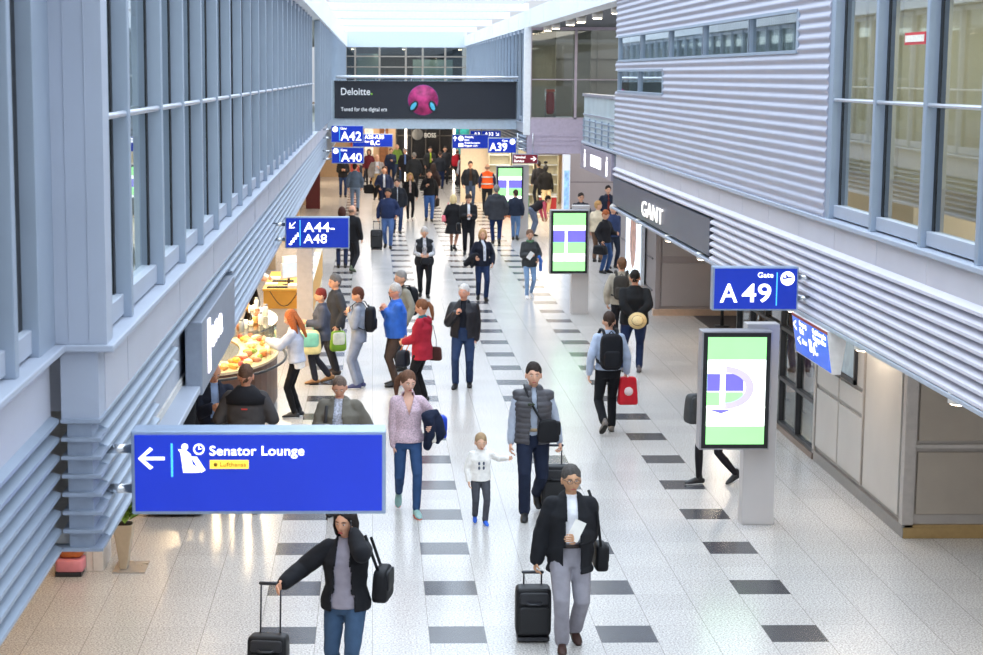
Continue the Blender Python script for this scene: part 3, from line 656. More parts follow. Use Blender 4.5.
# notices on the right panes
e = empty('notice', (5.0, 16.9, 5.5), 'small white notice with red border on the upper right window', 'notice')
q = at(905, 33, X=5.0); q2 = at(925, 44, X=5.0)
MB().box(5.0, 5.012, q2.y, q.y, q2.z, q.z).build('border', mat('#c8303a', .5), e); MB().box(4.995, 5.0, q2.y + .03, q.y - .03, q2.z + .025, q.z - .025).build('sheet', mat('#e8e2d6', .6, 0, .15, 40), e)
e = empty('arrow_sign', (7.0, 14.7, 5.5), 'small dark green arrow sign inside the upper right corridor', 'sign')
MB().box(6.9, 7.15, 15.6, 15.64, 6.05, 6.27).build('panel', mat('#1e5a4e', .4, 0, .05, 2, .5, 0, .5), e); arrow(e, lambda u, v: (7.02, 15.59, 6.16), 0, 0, .07, 90)

# ---------------- info pillars with screens
GRN = mat('#8fe08a', .25, 0, .03, 3, .5, 0, 1.0); VIO = mat('#6a63c9', .25, 0, .05, 3, .5, 0, .85); WHT = mat('#f4f8f4', .25, 0, .01, 3, .5, 0, 1.1); MAUVE = mat('#b3aad8', .25, 0, .05, 3, .5, 0, .9)
def info_pillar(px0, px1, ptop, pbase, s0, s1, t0, t1, label, big=False, slant=False):
    b = at((px0 + px1) / 2, pbase, Z=0); Y = b.y
    a = at(px0, pbase, Y=Y); c = at(px1, ptop, Y=Y)
    e = empty('info_pillar', (b.x, Y, 0), label, 'info screen')
    MB().box(a.x, c.x, Y, Y + .22, 0, c.z).build('pillar', mat('#c4bfbd', .45, .15, .03, 2), e, bevel=.008)
    p = at(s0, t1, Y=Y - .2); q = at(s1, t0, Y=Y - .2); x0, x1, z0, z1 = p.x, q.x, p.z, q.z
    MB().box(x0, x1, Y - .2, Y + .02, z0, z1).build('casing', mat('#a9a7ab', .4, .5), e, bevel=.012)
    t = .035
    sc = MB().box(x0 + t * .6, x1 - t * .6, Y - .212, Y - .198, z0 + t * .6, z1 - t * .6).build('bezel', mat('#14161a', .3), e)
    X0, X1, Z0, Z1 = x0 + 2 * t, x1 - 2 * t, z0 + 2 * t, z1 - 2 * t; W = X1 - X0; Hh = Z1 - Z0; ys_ = Y - .214
    def rect(u0, u1, v0, v1, m, nm, k=0): MB().box(X0 + u0 * W, X0 + u1 * W, ys_ - .002 * k - .002, ys_ + .003, Z0 + v0 * Hh, Z0 + v1 * Hh).build(nm, m, sc)
    rect(0, 1, 0, 1, GRN, 'screen_picture')
    rect(0, 1, .17, .30 if not big else .36, WHT, 'white_band', 1)
    if big:
        rect(0, 1, .34, .79, WHT, 'white_band', 1)
        rect(0, .62, .50, .66, VIO, 'violet_band', 2); rect(0, .62, .36, .49, GRN, 'green_band', 2)
        k = MB(); n = 28
        pts = [(.30 + .5 * math.cos(PI * (i / n - .5)), .53 + .20 * math.sin(PI * (i / n - .5))) for i in range(n + 1)]
        inn = [(.30 + .36 * math.cos(PI * (i / n - .5)), .53 + .14 * math.sin(PI * (i / n - .5))) for i in range(n + 1)]
        for i in range(n):
            qd = [pts[i], pts[i + 1], inn[i + 1], inn[i]]
            k.prism([(X0 + u * W, Z0 + v * Hh) for u, v in qd], ys_ - .011, ys_ - .006)
        k.build('oval_ring', MAUVE, sc)
        rect(.22, .31, .34, .74, WHT, 'white_stripe', 6)
        k = MB().prism([(X0 + u * W, Z0 + v * Hh) for u, v in ((.05, .325), (.42, .325), (.25, .29))], ys_ - .008, ys_ - .002); k.build('blue_mark', VIO, sc)
    else:
        rect(0, 1, .70, .79, WHT, 'white_band', 2); rect(0, 1, .50, .70, VIO, 'violet_band', 2)
        rect(.36, .44, .28, .75, WHT, 'white_stripe', 3)
    if slant:
        MB().prism([(X0, Z0), (X0 + W, Z0), (X0, Z0 + .6 * Hh)], ys_ - .008, ys_ - .002).build('pale_triangle', MAUVE, sc)
    return e
info_pillar(741.5, 780, 324, 525, 699, 773, 331, 450, 'large info pillar on the right with a green and white screen showing an oval', big=True)
info_pillar(571, 590, 205.5, 314, 549.5, 589, 210, 274, 'info pillar in the middle with a green, white and violet screen')
info_pillar(512, 529, 165, 238, 496, 524, 166, 210, 'info pillar beside the far shop entrance, green and violet screen')
info_pillar(478, 487, 147, 196, 467, 488, 147, 178, 'furthest info pillar with a pale screen under the baggage sign', slant=True)

# ---------------- far right shop opening at Y=57.4
struct('wall_far_right', MB().box(6.25, 14, YB, YB + .2, 0, 2.72).box(4.9, 14, YB + .3, YB + .4, 2.66, 3.3), mat('#b3a6a4', .5, .1, .04, 2))
k = MB()
for z in (.9, 1.8): k.box(6.3, 14, YB - .01, YB, z, z + .03)
for x in (7.7, 9.2): k.box(x, x + .03, YB - .01, YB, 0, 2.7)
struct('trim_far_right_joints', k, mat('#8a7f80', .5))
struct('wall_shop_far', MB().box(3.6, 9, 74, 74.1, 0, 2.7).box(9, 9.1, 57.6, 74, 0, 2.7), mat('#f0dcc0', .6))
area('shop_light', (5.9, 63, 2.6), 3, 8, 260, (1, .88, .7)); area('shop_light', (5.5, 71, 2.6), 3, 4, 140, (1, .88, .7))
e = empty('lit_pillar', (6.2, 57, 0), 'narrow white lit pillar with blue poster at the far shop edge', 'pillar')
MB().box(6.03, 6.25, 57.0, 57.4, 0, 2.7).build('body', mat('#e6e8f0', .3, 0, .04, 2, .5, 0, .25), e, bevel=.01)
MB().box(6.06, 6.22, 56.98, 57.0, .7, 2.2).build('poster', mat('#8fb6dd', .3, 0, .4, 5, .5, 0, .5), e)
shelf_things = [('#c9b496', 6.0), ('#e7dcc8', 6.9), ('#d8cdb8', 5.1)]
for i, x in enumerate((5.15, 6.1, 7.1)):
    e = empty('shop_shelf', (x, 73.2, 0), ['tall lit shelf unit of cosmetics left in the far shop', 'tall lit shelf unit in the middle of the far shop', 'tall lit shelf unit right in the far shop'][i], 'shelf')
    k = MB().box(x - .42, x + .42, 73.7, 73.75, 0, 2.4).box(x - .45, x - .42, 73.2, 73.75, 0, 2.4).box(x + .42, x + .45, 73.2, 73.75, 0, 2.4); k.build('carcass', M_CREAM, e)
    for z in (.35, .75, 1.15, 1.55, 1.95, 2.3): MB().box(x - .42, x + .42, 73.25, 73.7, z, z + .03).build('shelf', M_WHITE, e)
for i, (x, y, c, lb) in enumerate(((5.0, 66.5, '#d07a3a', 'orange display box on the far shop floor'), (5.6, 68.0, '#3f8c4a', 'green display box on the far shop floor'), (6.5, 66.8, '#b8323a', 'red display box on the far shop floor'))):
    e = empty('display_table', (x, y, 0), lb, 'display')
    MB().box(x - .3, x + .3, y - .25, y + .25, 0, .7).build('body', mat(c, .5), e, bevel=.02); MB().box(x - .33, x + .33, y - .28, y + .28, .7, .74).build('top', M_WHITE, e)
# ---------------- far end of the ground hall: dark storefront, shops
o = MB().box(1.15, 4.0, 90.0, 90.1, 0, 3.3); st = struct('wall_storefront', o, mat('#17171a', .25, 0, .2, 2))
k = MB()
for x in (1.15, 1.9, 2.6, 3.3, 3.95): k.box(x, x + .05, 89.93, 90, 0, 3.3)
for z in (.15, 1.0, 2.15): k.box(1.15, 4.0, 89.93, 90, z, z + .05)
k.build('frame', mat('#5a544e', .4, .3), st)
e = empty('storefront_sign', (1.6, 89.9, 2.6), 'dark shop sign reading BOSS with a round pale clock beside it', 'shop sign')
ptext('BOSS', 424.5, 436, 133, 137.5, 89.9, glow('#cfc9bd', .6), e)
q = at(417.5, 134.3, Y=89.85); MB().cyl(q, q + Vector((0, -.06, 0)), .28, n=28).build('clock_face', mat('#8f8e8a', .5), e)
for x, lb in ((1.58, 'tall glowing light column left of the dark storefront'), (3.98, 'tall glowing light column right of the dark storefront')):
    MB().box(x, x + .1, 89.6, 89.75, 0, 3.25).build('light_column', glow('#fff2e0', 3.5), label=lb, category='light column')
struct('wall_far_shop_left', MB().box(-4, 1.15, 92, 92.1, 0, 3.3), mat('#d7b48c', .6))
struct('wall_far_shop_right', MB().box(4.0, 4.9, 92, 92.1, 0, 3.3), mat('#8ec7c6', .5, 0, .35, 2))
struct('ceiling_far', MB().box(-1.5, 5, 64.2, 97, 3.32, 3.36), M_SOFF)
for i in range(6): area('far_ceiling_light', (1.7, 66 + 5 * i, 3.28), 4.5, 2.5, 120, (1, .93, .85))
for i, (x, c, lb) in enumerate(((-.9, '#a8443c', 'far shop display of red goods at the end of the hall'), (-.2, '#e8dcc8', 'far shop display of cream goods at the end of the hall'), (.55, '#7a4c2c', 'far shop display of brown goods at the end of the hall'), (4.2, '#1f9c9c', 'teal lit advert panel right of the dark storefront'), (4.66, '#45c0b4', 'turquoise lit advert panel at the far right end'))):
    MB().box(x - .22, x + .22, 91.85, 91.99, 0 if x < 2 else 1.2, 2.6 if x < 2 else 3.2).build('advert_board', mat(c, .5, 0, .5, 4, .5, 0, .35), label=lb, category='display')
MB().box(-2.6, -2.05, 70, 70.2, 0, 2.2).build('red_partition', mat('#5e1a20', .5), label='dark red partition under the far left louvres', category='partition')
# left far shops
for i in range(6):
    struct('wall_left_shop', MB().box(-6, -2.6, 48 + 8 * i, 48.1 + 8 * i, 0, 2.5), mat('#cdb08c', .6))
for i in range(5): area('left_shop_light', (-3.6, 42 + 11 * i, 2.4), 2, 5, 110, (1, .8, .55))

# ================================================================== LEFT FOOD COUNTER
# columns
c = at(304.5, 366, Z=0)
struct('wall_column', MB().box(c.x - .13, c.x + .15, c.y, c.y + .28, 0, 2.44), mat('#c3bab4', .5, .05))
# curved counter: brown base, glass case, food
CC = Vector((-2.72, 28.3)); RX, RY = 1.2, 2.2
def arc(rx, ry, n=22, a0=-95, a1=60): return [(CC.x + rx * math.cos(R(a0 + (a1 - a0) * i / n)), CC.y + ry * math.sin(R(a0 + (a1 - a0) * i / n))) for i in range(n + 1)]
def wall_arc(rx, ry, th, z0, z1):
    a = arc(rx, ry); b = arc(rx - th, ry - th); mb = MB()
    for i in range(len(a) - 1):
        vs = [(*a[i], z0), (*a[i + 1], z0), (*a[i + 1], z1), (*a[i], z1), (*b[i], z0), (*b[i + 1], z0), (*b[i + 1], z1), (*b[i], z1)]
        mb.add(vs, [(0, 1, 2, 3), (5, 4, 7, 6), (3, 2, 6, 7), (1, 0, 4, 5), (0, 3, 7, 4), (1, 5, 6, 2)])
    return mb
fc = empty('food_counter', (CC.x, CC.y, 0), 'curved brown wooden food counter with a lit glass display case', 'counter')
wall_arc(RX, RY, .1, .08, .78).build('base_panel', mat('#5d3d2e', .35, 0, .25, 4), fc)
wall_arc(RX - .04, RY - .04, .06, 0, .08).build('plinth', M_DK, fc)
wall_arc(RX + .02, RY + .02, .62, .78, .82).build('deck', mat('#d8c3a0', .3), fc)
wall_arc(RX, RY, .015, .82, 1.32).build('glass_front', G_CASE, fc)
wall_arc(RX + .01, RY + .01, .40, 1.31, 1.335).build('glass_top', G_CASE, fc)
pts = [(*p, .74) for p in arc(RX + .14, RY + .14, 16, -80, 40)]
MB().loft(pts, [.022] * len(pts), 8, ref=(0, 0, 1)).build('foot_rail', M_DK, fc)
back = MB().box(-4.3, -3.9, 25.2, 30.9, 0, .95); back.build('back_counter', mat('#8a6240', .5), fc)
# back wall shelves with jars
struct('wall_left_food', MB().box(-5.2, -5.1, 19, 35, 0, 2.5), mat('#e2b98a', .6))
for k_ in range(4): area('counter_light', (-2.5 - .3 * (k_ % 2), 26.0 + 1.5 * k_, 2.4), .7, .7, 50, (1, .74, .42))
for a0_ in (-70, -35, 0, 35): area('case_light', (CC.x + .95 * math.cos(R(a0_)), CC.y + 1.9 * math.sin(R(a0_)), 1.29), .3, .3, 4, (1, .82, .55))
area('counter_light', (-1.9, 28.5, 2.43), .35, 4.0, 40, (1, .8, .52))
FOODC = ['#e8b878', '#d89a50', '#f2dfb8', '#c9763a', '#e6d6a8', '#b8452e', '#8fae3a', '#f0e6d0', '#dca838', '#a8653a']
FN = {'bread_roll': ('golden bread roll', 'bread'), 'apple': ('round fruit', 'fruit'), 'baguette': ('short filled baguette', 'bread')}
protos = {}
rnd = random.Random(3)
cnt = 0
for i in range(36):
    a_ = R(-85 + 135 * (i % 18) / 17); rr = .14 + .25 * (i // 18) + .02 * rnd.random()
    x = CC.x + (RX - rr) * math.cos(a_); y = CC.y + (RY - rr) * math.sin(a_)
    kind = ('bread_roll', 'baguette', 'apple')[i % 3]; c = FOODC[(i * 7) % len(FOODC)]
    key = (kind, c)
    if key not in protos:
        mb = MB()
        if kind == 'bread_roll': mb.sup((0, 0, .045), (.075, .06, .045), .9, f=lambda q: Vector((q.x, q.y, q.z * (1 - .25 * q.x * q.x))))
        elif kind == 'baguette':
            mb.sup((0, 0, .04), (.12, .04, .04), .8).sup((0, 0, .055), (.11, .045, .008), .7)
        else: mb.sup((0, 0, .045), (.045, .045, .045), 1, f=lambda q: Vector((q.x, q.y, q.z * (.92 + .1 * (q.x ** 2 + q.y ** 2))))).cyl((0, 0, .08), (.004, 0, .105), .004, n=6)
        o = bpy.data.objects.new(kind, mb.mesh(kind)); o.data.materials.append(mat(c, .5, 0, .2, 30)); protos[key] = o
        first = o
    else: first = protos[key].copy()
    COL.objects.link(first); first.location = (x, y, .822); first.rotation_euler = (0, 0, a_ + rnd.random() * .4)
    tagd(first, {'bread_roll': 'bread roll lying in the lit curved glass case', 'baguette': 'filled baguette lying in the lit curved glass case', 'apple': 'round fruit lying in the lit curved glass case'}[kind], FN[kind][1], {'bread_roll': 'bread rolls in the curved case', 'baguette': 'baguettes in the curved case', 'apple': 'fruit in the curved case'}[kind])
# stacked cups, jars, bottles on the case and the counter behind
def jar(x, y, z, r, h, c, lid, label, group, cat='jar', name='jar'):
    e = empty(name, (x, y, z), label, cat, group=group)
    MB().loft([(x, y, z + .002), (x, y, z + h * .7), (x, y, z + h * .85)], [r, r, r * .7], 14, caps=False).build('body', mat(c, .2), e)
    MB().cyl((x, y, z + h * .85), (x, y, z + h), r * .75, n=14).build('lid', mat(lid, .4), e)
MB().box(-5.1, -4.75, 25.2, 31, 1.47, 1.5).build('wall_shelf', mat('#8a6240', .5), label='brown wall shelf with jars behind the food counter', category='shelf')
for i in range(8): jar(-4.92 + .04 * (i % 2), 25.6 + .65 * i, 1.5, .07, .26, ['#e9d9b8', '#c98f52', '#f4efe4', '#a3542e'][i % 4], '#d8d8d8', 'storage jar on the brown wall shelf behind the food counter', 'jars on the wall shelf')
for i, (px, py, z, c, lb) in enumerate(((240, 322, 1.34, '#8e9296', 'steel canister standing on the glass case'), (318 - 33, 320, 1.34, '#9aa0a6', 'tall steel flask on the glass case by the red-haired customer'), (262, 300, 1.34, '#efe8dc', 'stack of white paper cups on the glass case'), (250, 312, 1.34, '#e8e0d0', 'white tub on the glass case'), (272, 310, 1.34, '#dcd4c8', 'pale jug on the glass case'))):
    q = at(px, py + 18, Z=z); jar(q.x if 0 else CC.x + (RX - .18) * math.cos(R(-70 + 27 * i)), CC.y + (RY - .18) * math.sin(R(-70 + 27 * i)), z, .042, .2, c, '#7f8488', lb, None)
cupc = ['#f4ede0', '#e8a860', '#d9502e', '#f2e2b0', '#8a5a3a', '#f6f2ea']
for i in range(14):
    a_ = R(-78 + 9.5 * i); rr = .30
    x, y = CC.x + (RX - rr) * math.cos(a_), CC.y + (RY - rr) * math.sin(a_)
    MB().loft([(x, y, 1.338), (x, y, 1.338 + .07 + .03 * (i % 3))], [.03, .042], 12, caps=False).build('cup', mat(cupc[i % 6], .5), label='small cup standing on top of the curved glass case', category='cup', group='cups on the curved glass case')
for i in range(12):
    x, y = -4.1, 25.5 + .44 * i
    MB().sup((x + .12 * (i % 2), y, .95 + .12), (.13, .17, .12), .6).build('basket', mat(['#c98748', '#e8c27a', '#b8622e', '#f0dcae'][i % 4], .7, 0, .4, 25), label='basket of baked goods on the counter behind the glass case', category='basket', group='baskets on the back counter')
# dark tilted menu stands
for x, y, lb in ((-3.0, 27.0, 'dark slanted display tray above the counter, near end'), (-2.75, 28.4, 'dark slanted display tray above the counter, further one')):
    e = empty('display_tray', (x, y, 1.0), lb, 'tray'); Mx = Matrix.Translation((x, y, 1.32)) @ Matrix.Rotation(R(-20), 4, 'Y')
    MB().box(-.42, .42, -.12, .12, 0, .02, Mx).build('tray', M_DK, e); MB().cyl((x, y, .82), (x, y, 1.33), .015, n=8).build('post', M_DK, e)
    k = MB()
    for j in range(7): k.sup(Mx @ Vector((-.33 + .11 * j, 0, .05)), (.05, .06, .035), .9, nu=10, nv=8)
    k.build('pastries', mat('#c98c4c', .5, 0, .2, 20), e)
# yellow desks
dk = empty('service_desk', (-2.0, 36, 0), 'yellow wooden service desk behind the column, cables and monitors on it', 'desk')
q = at(245, 292, Z=.95); q2 = at(298, 290, Z=.95)
Y1 = 35.7
MB().box(-2.2, -1.42, Y1, Y1 + 3.2, .9, .95).build('worktop', mat('#e8b048', .4, 0, .08, 3), dk, bevel=.01)
MB().box(-2.18, -1.44, Y1 + .02, Y1 + .06, .55, .9).build('front_panel', mat('#e2a23a', .45, 0, .1, 3), dk)
MB().box(-2.18, -1.44, Y1 + .06, Y1 + .1, 0, .55).build('lower_panel', mat('#d8cfc4', .5), dk)
k = MB()
pts = [Vector((-2.05 + .07 * i, Y1 + .0, .9 - .30 * math.sin(PI * i / 8))) for i in range(9)]; k.loft(pts, [.007] * 9, 6); k.build('cable', M_DK, dk)
hs = empty('high_counter', (-.95, 33, 0), 'long yellow counter front running back beside the column', 'counter')
MB().box(-1.3, -1.22, 35.2, 43.6, .35, 1.1).build('front_panel', mat('#e0a53c', .45, 0, .12, 3), hs)
MB().box(-1.34, -1.18, 35.2, 43.6, 1.1, 1.14).box(-1.3, -1.24, 35.2, 43.6, 0, .35).build('worktop', mat('#e8dcc0', .4), hs, bevel=.01)
def monitor(x, y, z, rz, label):
    e = empty('monitor', (x, y, z), label, 'monitor'); Mx = Matrix.Translation((x, y, z)) @ Matrix.Rotation(R(rz), 4, 'Z')
    MB().box(-.11, .11, -.08, .08, 0, .015, Mx).build('foot', M_DK, e); MB().box(-.02, .02, .0, .03, .015, .18, Mx).build('stand', M_DK, e)
    MB().box(-.24, .24, -.025, .01, .13, .45, Mx).build('housing', mat('#cfcfcf', .4), e, bevel=.006); MB().box(-.22, .22, -.03, -.025, .15, .43, Mx).build('screen', mat('#c6d4e0', .2, 0, .1, 4, .5, 0, .4), e)
monitor(-1.7, 36.45, .95, 50, 'pale monitor at the right corner of the yellow desk'); monitor(-1.72, 37.9, .95, 40, 'dark backed monitor at the rear of the yellow desk')
for i, (x, y, lb) in enumerate(((-1.9, 35.9, 'black keyboard at the front edge of the yellow desk'), (-1.85, 37.0, 'black keyboard at the rear of the yellow desk'))):
    e = empty('keyboard', (x, y, .95), lb, 'keyboard'); MB().box(x - .22, x + .22, y - .08, y + .08, .952, .972).build('case', M_DK, e, bevel=.004)
    k = MB()
    for a_ in range(12):
        for b_ in range(4): k.box(x - .2 + a_ * .034, x - .172 + a_ * .034, y - .07 + b_ * .035, y - .042 + b_ * .035, .972, .98)
    k.build('keys', mat('#3c3e44', .5), e)
for i, (x, y, c, lb) in enumerate(((-2.06, 36.5, '#e8e4dc', 'white paper pile at the left of the yellow desk'), (-2.05, 37.4, '#d8d8de', 'grey document tray on the yellow desk'), (-1.58, 35.95, '#f0ece4', 'sheet of paper by the pale monitor'))):
    MB().box(x - .12, x + .12, y - .16, y + .16, .952, .972 + .02 * i).build('paper_pile', mat(c, .7), label=lb, category='paper')
for i in range(6):
    y = 35.6 + 1.2 * i; MB().box(-1.325, -1.195, y - .12, y + .12, 1.142, 1.17 + .03 * (i % 3)).build('leaflet_pile', mat(['#e8e8f0', '#c8d4e8', '#f0e8d8'][i % 3], .6), label='pile of leaflets on the long yellow counter', category='leaflets', group='leaflet piles on the long counter')
area('desk_light', (-2.2, 37.5, 2.42), 1.6, 4, 90, (1, .86, .66)); area('left_strip_light', (-2.6, 16, 2.4), 1.4, 8, 55, (1, .72, .42))
struct('wall_left_desk_back', MB().box(-3.4, -3.3, 35, 44, 0, 2.5), mat('#d8d2c0', .6))

# ---------------- lower left: cabinet, bags, planter
c0 = at(66, 572, Z=0); c1 = at(108, 572, Z=0)
cb = empty('white_cabinet', ((c0.x + c1.x) / 2, c0.y, 0), 'white panelled cabinet below the left louvres beside the planter', 'cabinet')
MB().box(at(80, 572, Z=0).x, c1.x - .05, c0.y + .02, c0.y + .6, 0, 1.0).build('body', mat('#dcd6d0', .5), cb, bevel=.006)
k = MB()
for i in range(2): k.box(c1.x - .16 - .07 * i, c1.x - .155 - .07 * i, c0.y + .008, c0.y + .02, .02, .98)
k.build('panel_joint', mat('#b0a8a2', .6), cb)
q = at(123, 571, Z=0)
pl = empty('planter', (q.x, q.y, 0), 'tall tapering beige planter with green and yellow leaves', 'planter')
MB().box(q.x - .1, q.x + .24, q.y - .1, q.y + .36, 0, .012).build('base_plate', mat('#b8b4b0', .25, .6), pl)
MB().prism([(-.035, 0), (.035, 0), (.105, .47), (-.105, .47)], -.1, .1).xform(Matrix.Translation((q.x, q.y + .12, .012))).build('pot', mat('#b9a78f', .45, .1), pl, bevel=.01)
MB().sup((q.x, q.y + .12, .47), (.095, .09, .03), .6).build('soil', mat('#3a2a1e', .9), pl)
lf = MB(); rl = random.Random(5)
for i in range(70):
    a_ = rl.random() * 2 * PI; t = .5 + .9 * rl.random(); L_ = .18 + .1 * rl.random()
    M1 = Matrix.Translation((q.x + .06 * math.cos(a_) * rl.random() * 1.5, q.y + .12 + .1 * math.sin(a_), .48 + .26 * rl.random())) @ Matrix.Rotation(a_, 4, 'Z') @ Matrix.Rotation(-t, 4, 'Y')
    vs = [M1 @ Vector(v) for v in ((0, 0, 0), (.35 * L_, .045, .0), (.35 * L_, -.045, .0), (.35 * L_, 0, .015), (L_ * .75, .03, -.01), (L_ * .75, -.03, -.01), (L_, 0, -.02), (.75 * L_, 0, .0))]
    lf.add(vs, [(0, 3, 1), (0, 2, 3), (1, 3, 7, 4), (3, 2, 5, 7), (4, 7, 6), (7, 5, 6)], True)
lf.build('leaves', mat('#6f8f2c', .5, 0, .5, 12), pl)
fl = MB()
for i in range(9):
    a_ = i * .7; M1 = Vector((q.x + .1 * math.cos(a_), q.y + .12 + .07 * math.sin(a_), .78 + .03 * (i % 3))); fl.sup(M1, (.035, .03, .04), 1, nu=10, nv=6)
fl.build('flowers', mat('#e8c43a', .5), pl)
# bags on the pink trolley
c = at(70, 572, Z=0)
pk = empty('pink_suitcase', (c.x, c.y, 0), 'pink suitcase lying on the floor at the lower left', 'suitcase')
MB().sup((c.x + .02, c.y + .02, .11), (.15, .22, .075), .3).build('shell', mat('#e08a94', .4), pk); MB().box(c.x - .12, c.x + .15, c.y - .2, c.y + .24, .005, .05).build('base', M_DK, pk)
pb = empty('brown_bag', (c.x, c.y, .19), 'orange brown leather bag lying on the pink suitcase', 'bag')
MB().sup((c.x + .03, c.y + .0, .255), (.13, .17, .07), .45).build('body', mat('#b8632e', .5, 0, .2, 10), pb)
MB().loft([(c.x + .1, c.y - .12, .29), (c.x + .15, c.y - .05, .38), (c.x + .15, c.y + .08, .38), (c.x + .1, c.y + .14, .29)], [.014] * 4, 8).build('handle', mat('#8a4a22', .5), pb)
# hidden-edge dark case behind the Senator sign
q = at(168, 520, Z=0)
dc = empty('black_case', (q.x, q.y, 0), 'black flat case on the floor just below the Senator Lounge sign', 'case')
MB().sup((q.x + .05, q.y + .3, .12), (.36, .2, .1), .35).build('shell', mat('#17181c', .5), dc); MB().loft([(q.x - .05, q.y + .1, .12), (q.x - .03, q.y + .04, .15), (q.x + .13, q.y + .04, .15), (q.x + .15, q.y + .1, .12)], [.012] * 4, 8).build('handle', M_DK, dc)

# ================================================================== PEOPLE
TS = bpy.data.scenes.new('workbench')
def fuse(mb, vox, it=2, fold=0., seed=0, name='fused', cut=None):
    """weld overlapping closed shapes into one continuous surface"""
    o = bpy.data.objects.new('tmp', mb.mesh('tmp')); TS.collection.objects.link(o)
    m = o.modifiers.new('r', 'REMESH'); m.mode = 'VOXEL'; m.voxel_size = vox
    m = o.modifiers.new('s', 'SMOOTH'); m.factor = .5; m.iterations = it
    with bpy.context.temp_override(scene=TS, view_layer=TS.view_layers[0]): dg = bpy.context.evaluated_depsgraph_get()
    dg.update()
    me = bpy.data.meshes.new_from_object(o.evaluated_get(dg)); me.name = name
    om = o.data; bpy.data.objects.remove(o); bpy.data.meshes.remove(om)
    if fold:
        no = [v.normal.copy() for v in me.vertices]; sv = Vector((seed * 3.1, seed * 1.7, seed))
        for v, n in zip(me.vertices, no):
            c = v.co; a = noise.noise(Vector((c.x * 7, c.y * 7, c.z * 13)) + sv) + .5 * noise.noise(Vector((c.x * 17, c.y * 17, c.z * 24)) + sv)
            v.co = c + n * (a * fold)
    if cut:
        bm = bmesh.new(); bm.from_mesh(me)
        bmesh.ops.delete(bm, geom=[f for f in bm.faces if cut(f.calc_center_median())], context='FACES'); bm.to_mesh(me); bm.free()
    me.polygons.foreach_set('use_smooth', [True] * len(me.polygons)); me.update(); return me
def addmesh(mb, me):
    mb.add([tuple(v.co) for v in me.vertices], [tuple(p.vertices) for p in me.polygons], True)
def put(name, me, m, parent, **tags):
    o = bpy.data.objects.new(name, me); COL.objects.link(o); me.materials.clear(); me.materials.append(m); o.parent = parent
    for k, v in tags.items(): o[k] = v
    return o
def ik(a, t, l1, l2, pole):
    d = t - a; L = min(d.length, (l1 + l2) * .995); L = max(L, abs(l1 - l2) + .02); u = d.normalized(); t = a + u * L
    x = (l1 * l1 - l2 * l2 + L * L) / (2 * L); hgt = math.sqrt(max(l1 * l1 - x * x, 0)); p = pole - u * pole.dot(u); p.normalize()
    return a + u * x + p * hgt, t
def LV(x, f, z): return Vector((x, -f, z))
def head_mb(nu, nv, sc=1.0):
    def g(v, m, s): return math.exp(-((v - m) / s) ** 2)
    vs = []; fs = []
    for j in range(nv + 1):
        ph = -PI / 2 + PI * j / nv
        for i in range(nu):
            th = 2 * PI * i / nu; x, y, z = math.cos(ph) * math.cos(th), math.cos(ph) * math.sin(th), math.sin(ph)
            X, Y, Z = x * .075, y * .094, z * .116
            t = max(0, min(1, (-z - .15) / .85))
            X *= 1 - .38 * t
            if y > 0: Y *= 1 - .42 * t
            else: Y = Y * (1 - .10 * t) - .006 * t
            fr = max(0, -y)
            if fr > .3:
                Y -= .022 * g(x, 0, .13) * (g(z, -.20, .16) if z < -.2 else g(z, -.20, .34))          # nose
                Y += .010 * (g(x, .36, .17) + g(x, -.36, .17)) * g(z, .08, .13)                        # eye sockets
                Y -= .004 * g(z, .26, .1) * g(abs(x), .3, .25)                                         # brow
                Y -= .006 * g(x, 0, .28) * g(z, -.50, .10)                                             # lips
                Y -= .006 * g(x, 0, .25) * g(z, -.84, .14)                                             # chin
            vs.append(Vector((X, Y, Z)) * sc)
    for j in range(nv):
        for i in range(nu):
            i2 = (i + 1) % nu; fs.append((j * nu + i, j * nu + i2, (j + 1) * nu + i2, (j + 1) * nu + i))
    m = MB().add(vs, fs, True)
    for s in (1, -1):   # ears
        m.sup((s * .077 * sc, .008 * sc, -.008 * sc), (.011 * sc, .02 * sc, .032 * sc), .9, nu=10, nv=8)
    return m
def hand_mb(wr, d, side, curl=.5, n=7, roll=0.):
    """palm, four fingers of different lengths and a thumb leaving the side of the palm"""
    d = d.normalized(); out = Vector((side, 0, 0)); q = out - d * out.dot(d)
    if q.length < .2: q = Vector((0, 1, 0)) - d * d.y
    q.normalize()                                   # back of the hand
    acr = d.cross(q) * side                         # across the palm
    if roll: Rm = Matrix.Rotation(roll, 3, d); q = Rm @ q; acr = Rm @ acr
    if acr.y > 0: acr = -acr                        # thumb side forwards
    m = MB(); m.loft([wr - d * .02, wr + d * .03, wr + d * .075, wr + d * .092], [(.028, .02), (.038, .018), (.041, .015), (.038, .012)], 10, ref=acr)
    for k, L in enumerate((.068, .078, .072, .055)):
        b = wr + d * .088 + acr * (.030 - .020 * k); pts = [b]; dd = d.copy()
        for s in (.45, .32, .26):
            dd = (Matrix.Rotation(curl * .75, 3, acr) @ dd) if (Matrix.Rotation(curl * .75, 3, acr) @ dd).dot(q) < dd.dot(q) else (Matrix.Rotation(-curl * .75, 3, acr) @ dd)
            pts.append(pts[-1] + dd * L * s)
        m.loft(pts, [.0092, .0088, .008, .0066], n)
    b = wr + d * .03 + acr * .034; t = (d * .7 + acr * .7 - q * .25).normalized()
    m.loft([b, b + t * .035, b + (t * .6 + d * .5 - q * curl * .5).normalized() * .062], [.012, .010, .0075], n)
    return m
PEEPS = []
SKIN = '#d9a68a'
